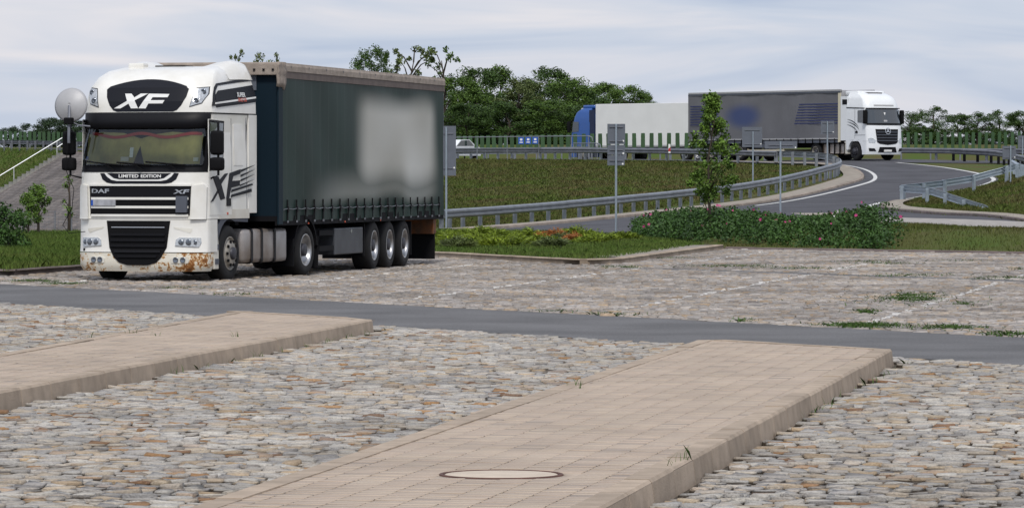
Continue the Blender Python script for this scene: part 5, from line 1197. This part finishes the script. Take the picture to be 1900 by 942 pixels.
wl_ = ['leftmost leafy tree of the wood, touching the green trailer','tall dark tree second from left in the wood','tall bright green tree in the left half of the wood','thin olive tree with sky gaps in the wood','dark tree in the middle dip of the wood','tall round dark tree right of the wood dip','leafy tree just left of the blue lorry','dark tree directly above the blue lorry cab','leafy tree above the front of the white box trailer','last full leafy tree above the white box trailer','small wispy tree ending the wood on the right',
       'low dark tree in front of the wood by the green trailer','low dark tree in front of the wood behind the pipe railing','low green tree in front of the wood above the blue signs','low dark tree in front of the wood left of the blue cab']
for (px, py, D, rx, k, m), lb in zip(wood, wl_):
    X = gx(px, D); z = Tz(X, D)-.2; tree(X, D, z, topz(py, D)-z, rx, lb, k, m, 'trees of the wood behind the motorway')
for (px, py, D, rx, k, m), lb in zip([(690,93,318,1.9,'open2','leaf_dark'),(768,84,322,2.1,'sparse0','leaf_olive'),(822,84,326,1.9,'sparse1','leaf_mid'),(735,100,330,1.4,'sparse2','leaf_olive'),(440,92,330,1.2,'sparse2','leaf_olive'),(495,95,332,1.6,'sparse1','leaf_olive')],
        ['dark leafy treetop above the middle of the green trailer roof','thin half-bare tree above the rear of the green trailer','tall thin tree at the rear corner of the green trailer','bare twiggy treetop between the two trees over the trailer','twiggy treetop above the white cab roof','twiggy treetop above the front of the green trailer']):
    X = gx(px, D); tree(X, D, 3.9, topz(py, D)-3.9, rx, lb, k, m)
for (px, py, D, rx, k, m), lb in zip([(1690,212,352,1.8,'open0','leaf_dark'),(1735,201,345,2.2,'open1','leaf_dark'),(1776,214,350,1.9,'open2','leaf_dark'),(1814,212,346,2.1,'open0','leaf_dark'),(1852,208,350,2.1,'open1','leaf_dark'),(1900,210,342,1.9,'dense0','leaf_dark'),(1715,238,360,3.0,'dense2','leaf_far'),(1825,240,362,3.6,'dense1','leaf_far')],
        ['tree right beside the ramp lorry cab','tallest tree in the row right of the ramp lorry','narrow tree in the middle of the right-hand row','open tree above the weathered guardrail on the right','leafy tree near the right end of the row','dense tree cut by the right edge of the view','low shrubby tree behind the tallest right-hand tree','low shrubby tree behind the weathered guardrail']):
    X = gx(px, D); tree(X, D, 3.7, topz(py, D)-3.7, rx, lb, k, m, 'trees right of the ramp lorry')
for (px, py, D, rx, k), lb in zip([(18,240,405,2.2,'dense1'),(50,232,412,2.2,'open1'),(85,222,408,2.5,'dense2'),(120,224,402,2.6,'dense3'),(152,228,410,2.4,'dense0')],
        ['distant low tree at the left edge of the view','wispy distant tree left of the satellite dish','tall distant tree behind the handrail top','distant dark tree under the satellite dish','distant dark tree beside the far mirror of the lorry']):
    X = gx(px, D); tree(X, D, 3.6, topz(py, D)-3.6, rx, lb, k, 'leaf_far', 'distant trees on the left')
# near trees and bushes
X, D = gx(1320,117), 117; tree(X, D, Tz(X, D), gz(180,D)-Tz(X,D), .88, 'young pyramid-shaped tree growing out of the rose hedge', 'linden', 'leaf_linden', rot=.4)
for px, py, D, rx, lb in ((52,362,128,.33,'small young tree on the left verge nearest the bush'),(71,347,130,.40,'small young tree on the left verge nearest the lorry')): X = gx(px, D); tree(X, D, .1, gz(py,D)-.1, rx, lb, 'young', 'leaf_linden', 'young trees on the left verge')
X, D = gx(127,133), 133; tree(X, D, .1, 2.0, .20, 'thin sapling with few leaves beside the lorry mirror', 'sapling', 'leaf_linden')
X, D = gx(4,104), 104; tree(X, D, .05, 1.08, .78, 'round dark green bush at the left edge', 'bush', 'leaf_rose', name='bush', cat='bush')
# rose hedge on the bank: many short shoots, pink and white flowers
hp = [(gx(1172,137),137),(gx(1185,128),128),(gx(1230,121),121),(gx(1300,115),115),(gx(1400,111.8),111.8),(gx(1530,109.2),109.2),(gx(1640,107.6),107.6),(gx(1676,108.5),108.5),(gx(1668,112),112),(gx(1600,116),116),(gx(1490,122),122),(gx(1420,128),128),(gx(1340,134),134),(gx(1240,140),140)]
r_ = np.random.default_rng(77); lo_, hi2 = np.min(hp,0), np.max(hp,0); Q = r_.uniform(lo_, hi2, (2600,2)); Q = Q[inside(Q, hp)]
Zq = T(Q[:,0], Q[:,1])
hgt = .18+.48*np.clip(np.sin(Q[:,0]*1.3+.6)*.4+np.sin(Q[:,1]*.45+Q[:,0]*.8)*.3+.5, 0, 1)*(r_.random(len(Q))*.6+.55)
cent = np.concatenate([np.stack([Q[:,0], Q[:,1], Zq+hgt*f], 1) for f in (.25,.6,.95)]); rad = np.concatenate([np.full(len(Q), .24), np.full(len(Q), .22), np.full(len(Q), .16)])
V, F = leaves(cent, rad, 60000, .085, 5)
hd = empty('rose_hedge', (gx(1420,114), 114, 0), label='low rose hedge with pink flowers along the back of the lot', cat='hedge'); V[:,:2] -= np.array(hd.location[:2])
o = bpy.data.objects.new('foliage', npmesh('foliage', V, F, M['leaf_rose'])); link(o, hd)
fl_b = B()
for k in range(6):
    t = k*math.pi/3; c, s_ = math.cos(t), math.sin(t); fl_b.add([(0,0,0),(.045*math.cos(t-.45),.045*math.sin(t-.45),.02),(.06*c,.06*s_,.012),(.045*math.cos(t+.45),.045*math.sin(t+.45),.02)], [(0,1,2,3)])
fm = {m: npmesh('flower', fl_b.v, fl_b.f, M[m]) for m in ('flower_pink','flower_white')}
top_i = r_.permutation(len(Q))[:48]
for n_, i in enumerate(top_i):
    o = bpy.data.objects.new('flower', fm['flower_white' if n_ % 9 == 0 else 'flower_pink']); link(o, hd); o.location = (Q[i,0]-hd.location.x, Q[i,1]-hd.location.y, Zq[i]+hgt[i]+r_.uniform(-.02,.16)); o.rotation_euler = (R(70)+r_.normal(0,.3), r_.normal(0,.3), r_.normal(0,.5)); sc = r_.uniform(.45,.9); o.scale = (sc,)*3
# spreading junipers on the middle verge
def juniper_mesh(seed):
    r_ = np.random.default_rng(seed); C = []; Rr = []
    for k in range(26):
        an = r_.random()*6.283; q = r_.random()**.6*.30; C.append((q*math.cos(an), q*math.sin(an)*1.5, .04+.17*(1-q/.42)*r_.random()+.02)); Rr.append(.085)
    C = np.array(C); n = 1100; k = r_.integers(0, 26, n); p = C[k]+r_.normal(0,.035,(n,3)); d = r_.normal(0,1,(n,3)); d[:,:2] += C[k,:2]*4; d[:,2] = np.abs(d[:,2])*.5+.15; d /= np.linalg.norm(d,axis=1)[:,None]
    w = np.cross(d, r_.normal(0,1,(n,3))); w /= np.linalg.norm(w,axis=1)[:,None]; L_ = r_.uniform(.05,.13,(n,1))
    V = np.stack([p-w*.012, p+w*.012, p+d*L_], 1).reshape(-1,3); return V, np.arange(3*n).reshape(-1,3)
JM = {}
for m in ('leaf_juniper','leaf_orange','leaf_olive'):
    for k in range(3): V, F = juniper_mesh(500+k); JM[m,k] = npmesh('foliage', V, F, M[m])
js = B(); js.tube([(0,0,-.05),(.02,0,.05),(.05,.02,.12)], [.02,.015,.006], 5); jst = npmesh('stem', js.v, js.f, M['trunk'])
jun = [(829,446,0),(862,441,0),(850,461,2),(903,443,0),(914,454,0),(942,459,0),(960,450,0),(980,441,0),(1003,453,0),(1024,460,2),(1031,443,1),(1067,448,1),(1046,446,2),(1097,452,0),(1116,449,0),(1152,446,0),(826,458,0),(885,447,0),(933,444,0),(1072,441,0)]
jl = {0:'yellow-green', 1:'orange-brown dying', 2:'dark olive'}
for i, (px, py, c) in enumerate(jun):
    D = (H-.105)*FP/(py-HZ); g = empty('juniper_shrub', (gx(px, D), D, .105), random.random()*6.28, label='%s spreading juniper, %s from the green trailer in the verge bed' % (jl[c], ('first','second','third','fourth','fifth','sixth','seventh','eighth','ninth','tenth','eleventh','twelfth','thirteenth','fourteenth','fifteenth','sixteenth','seventeenth','eighteenth','nineteenth','last')[sorted(range(20), key=lambda q: jun[q][0]).index(i)]), cat='shrub', group='junipers on the middle verge')
    s_ = random.uniform(.95, 1.45)
    for nm, me in (('foliage', JM[('leaf_juniper','leaf_orange','leaf_olive')[c], i % 3]), ('stem', jst)): o = bpy.data.objects.new(nm, me); link(o, g); o.scale = (s_, s_, s_*random.uniform(.75, 1.05))
# ------------------------------------------------------------------ grass
def blades(name, XY, Z, h, w, m, seed=1, lean=.35):
    r_ = np.random.default_rng(seed); n = len(XY); an = r_.random(n)*6.283; hh = h*r_.uniform(.5,1.35,n); ww = w*r_.uniform(.7,1.3,n)
    b0 = np.stack([XY[:,0], XY[:,1], Z-.02], 1); sd_ = np.stack([np.cos(an)*ww, np.sin(an)*ww, 0*an], 1)*.5
    ld = r_.normal(0, lean, (n,2))*hh[:,None]; mid = b0+np.stack([ld[:,0]*.3, ld[:,1]*.3, hh*.6], 1); tip = b0+np.stack([ld[:,0], ld[:,1], hh], 1)
    V = np.stack([b0-sd_, b0+sd_, mid+sd_*.7, tip, mid-sd_*.7], 1).reshape(-1,3); F = np.arange(5*n).reshape(-1,5)
    o = bpy.data.objects.new(name, npmesh(name, V, F, m)); link(o); tag(o, kind='stuff'); return o
def scatter(poly, n, seed, fm_=.6):
    r_ = np.random.default_rng(seed); P = np.array(poly); Q = r_.uniform(P.min(0), P.max(0), (n,2)); k = inside(Q, poly) & (np.abs(Q[:,0]) < .1215*Q[:,1]+fm_); return Q[k]
Q = scatter(grow(VERGE_L, -.25), 400000, 11); g_ = blades('grass', Q, np.full(len(Q), .10), .15, .016, M['grass_blade'], 1); tag(g_, 'long green grass on the left verge', 'grass')
Q = scatter([p for p in grow(VERGE_M, -.25)], 110000, 12); kx = (Q[:,0] < 2.2+(Q[:,1]-94)*.155); Q = Q[kx]; tag(blades('grass', Q, np.full(len(Q), .105), .10, .014, M['grass_blade'], 2), 'mown green grass around the junipers on the middle verge', 'grass')
BK = [(5.5,111.6),(12.4,104.5),(20,97),(24,116.5),(13,120.5),(8,139),(4.8,135)]
Q = scatter(BK, 150000, 13); Q = Q[~inside(Q, hp) & ~inside(Q, STRIP)]; tag(blades('grass', Q, T(Q[:,0],Q[:,1])+.03, .085, .014, M['grass_dry'], 3), 'rough grass on the bank right of the rose hedge', 'grass')
EMB = [(gx(600,160),160),(gx(860,157.5),157.5),(gx(1100,172),172),(gx(1288,188.5),188.5),(gx(1400,200.5),200.5),(gx(1480,210.5),210.5),(gx(1535,221),221),(gx(1500,232),232),(gx(1300,245),245),(gx(1060,258),258),(gx(830,274),274),(gx(600,292),292)]
Q = scatter(EMB, 220000, 14); tag(blades('grass', Q, T(Q[:,0],Q[:,1]), .13, .035, M['grass_dry'], 4, .6), 'rough brownish grass on the central embankment', 'grass')
RG = [p for p in RIGHT[30:12:-1]]+[(30,215),(36,180)]+[p for p in NOSE[36:2:-1]]
Q = scatter(RG, 160000, 15); Q = Q[inside(Q, RG)]; tag(blades('grass', Q, T(Q[:,0],Q[:,1])+.0, .13, .03, M['grass_dry'], 5, .5), 'rough grass inside the right-hand guardrail loop', 'grass')
q_ = [on_slope(a, d) for a, d in ((-.9,-.5),(-.9,11),(-26,11),(-26,-.5))]
Q = scatter([tuple(p) for p in q_], 60000, 16); tag(blades('grass', Q, T(Q[:,0],Q[:,1]), .14, .04, M['grass_blade'], 6, .5), 'grass with small white flowers on the left slope', 'grass')
# weeds in the joints of the lot: patches as seen, plus a few along kerbs
r_ = np.random.default_rng(21); W_p = []
for px, py, sx_, sy_, n in ((1690,556,55,5,900),(1600,606,70,4,1300),(1610,581,22,3,350),(1700,549,40,4,500),(1760,610,60,4,500),(1870,622,40,4,300),(1790,566,20,3,200),(1120,585,60,2,250),(1380,597,20,3,120),(1000,580,80,2,160),(1360,495,90,2,700),(1480,499,90,1.5,400),(1600,487,70,2,260),(1700,512,90,2,350),(1860,517,50,2,320),(1640,490,70,1.5,250),(1780,485,60,1.5,150),(1890,500,30,2,120),(1150,497,40,2,350),(1240,480,50,1.5,250),(60,523,45,2,500),(120,528,40,1.5,260),(420,548,60,2,130),(330,536,60,1.5,100),(1690,560,160,14,260)):
    n = int(n*1.7); A = r_.normal(0,1,(n,2))*np.array([sx_,sy_])*.55+np.array([px,py]); D = H*FP/(A[:,1]-HZ); W_p.append(np.stack([(A[:,0]-950)*D/FP, D], 1))
W_p = np.concatenate(W_p); W_p = W_p[~inside(W_p, lane)]
tag(blades('weeds', W_p, np.zeros(len(W_p)), .06, .014, M['weed'], 8, .7), 'low weeds growing in the joints of the cobbled lot', 'weeds')
W_k = []
for A_, C_, n in (((3.93,43.4),(2.2,33.5),42),((-1.6,52.8),(-3.3,41.2),80),((1.05,27),(.9,26.2),10)):
    t = r_.random(n)[:,None]; t = np.round(t*9)/9+r_.normal(0,.012,(n,1)); W_k.append(np.array(A_)*(1-t)+np.array(C_)*t+r_.normal(0,.02,(n,2))+np.array([.07,0]))
for px, py in ((245,618),(285,623),(440,625),(170,627),(1065,715),(1075,720)):
    D = (H-.14)*FP/(py-HZ); W_k.append(np.array([gx(px,D), D])+r_.normal(0,.03,(7,2)))
W_k = np.concatenate(W_k); tag(blades('weeds', W_k, np.where(inside(W_k, ISL_L) | inside(W_k, ISL_R), .14, 0.), .085, .007, M['weed'], 9, .5), 'thin grass blades along the kerbs of the two islands', 'weeds')
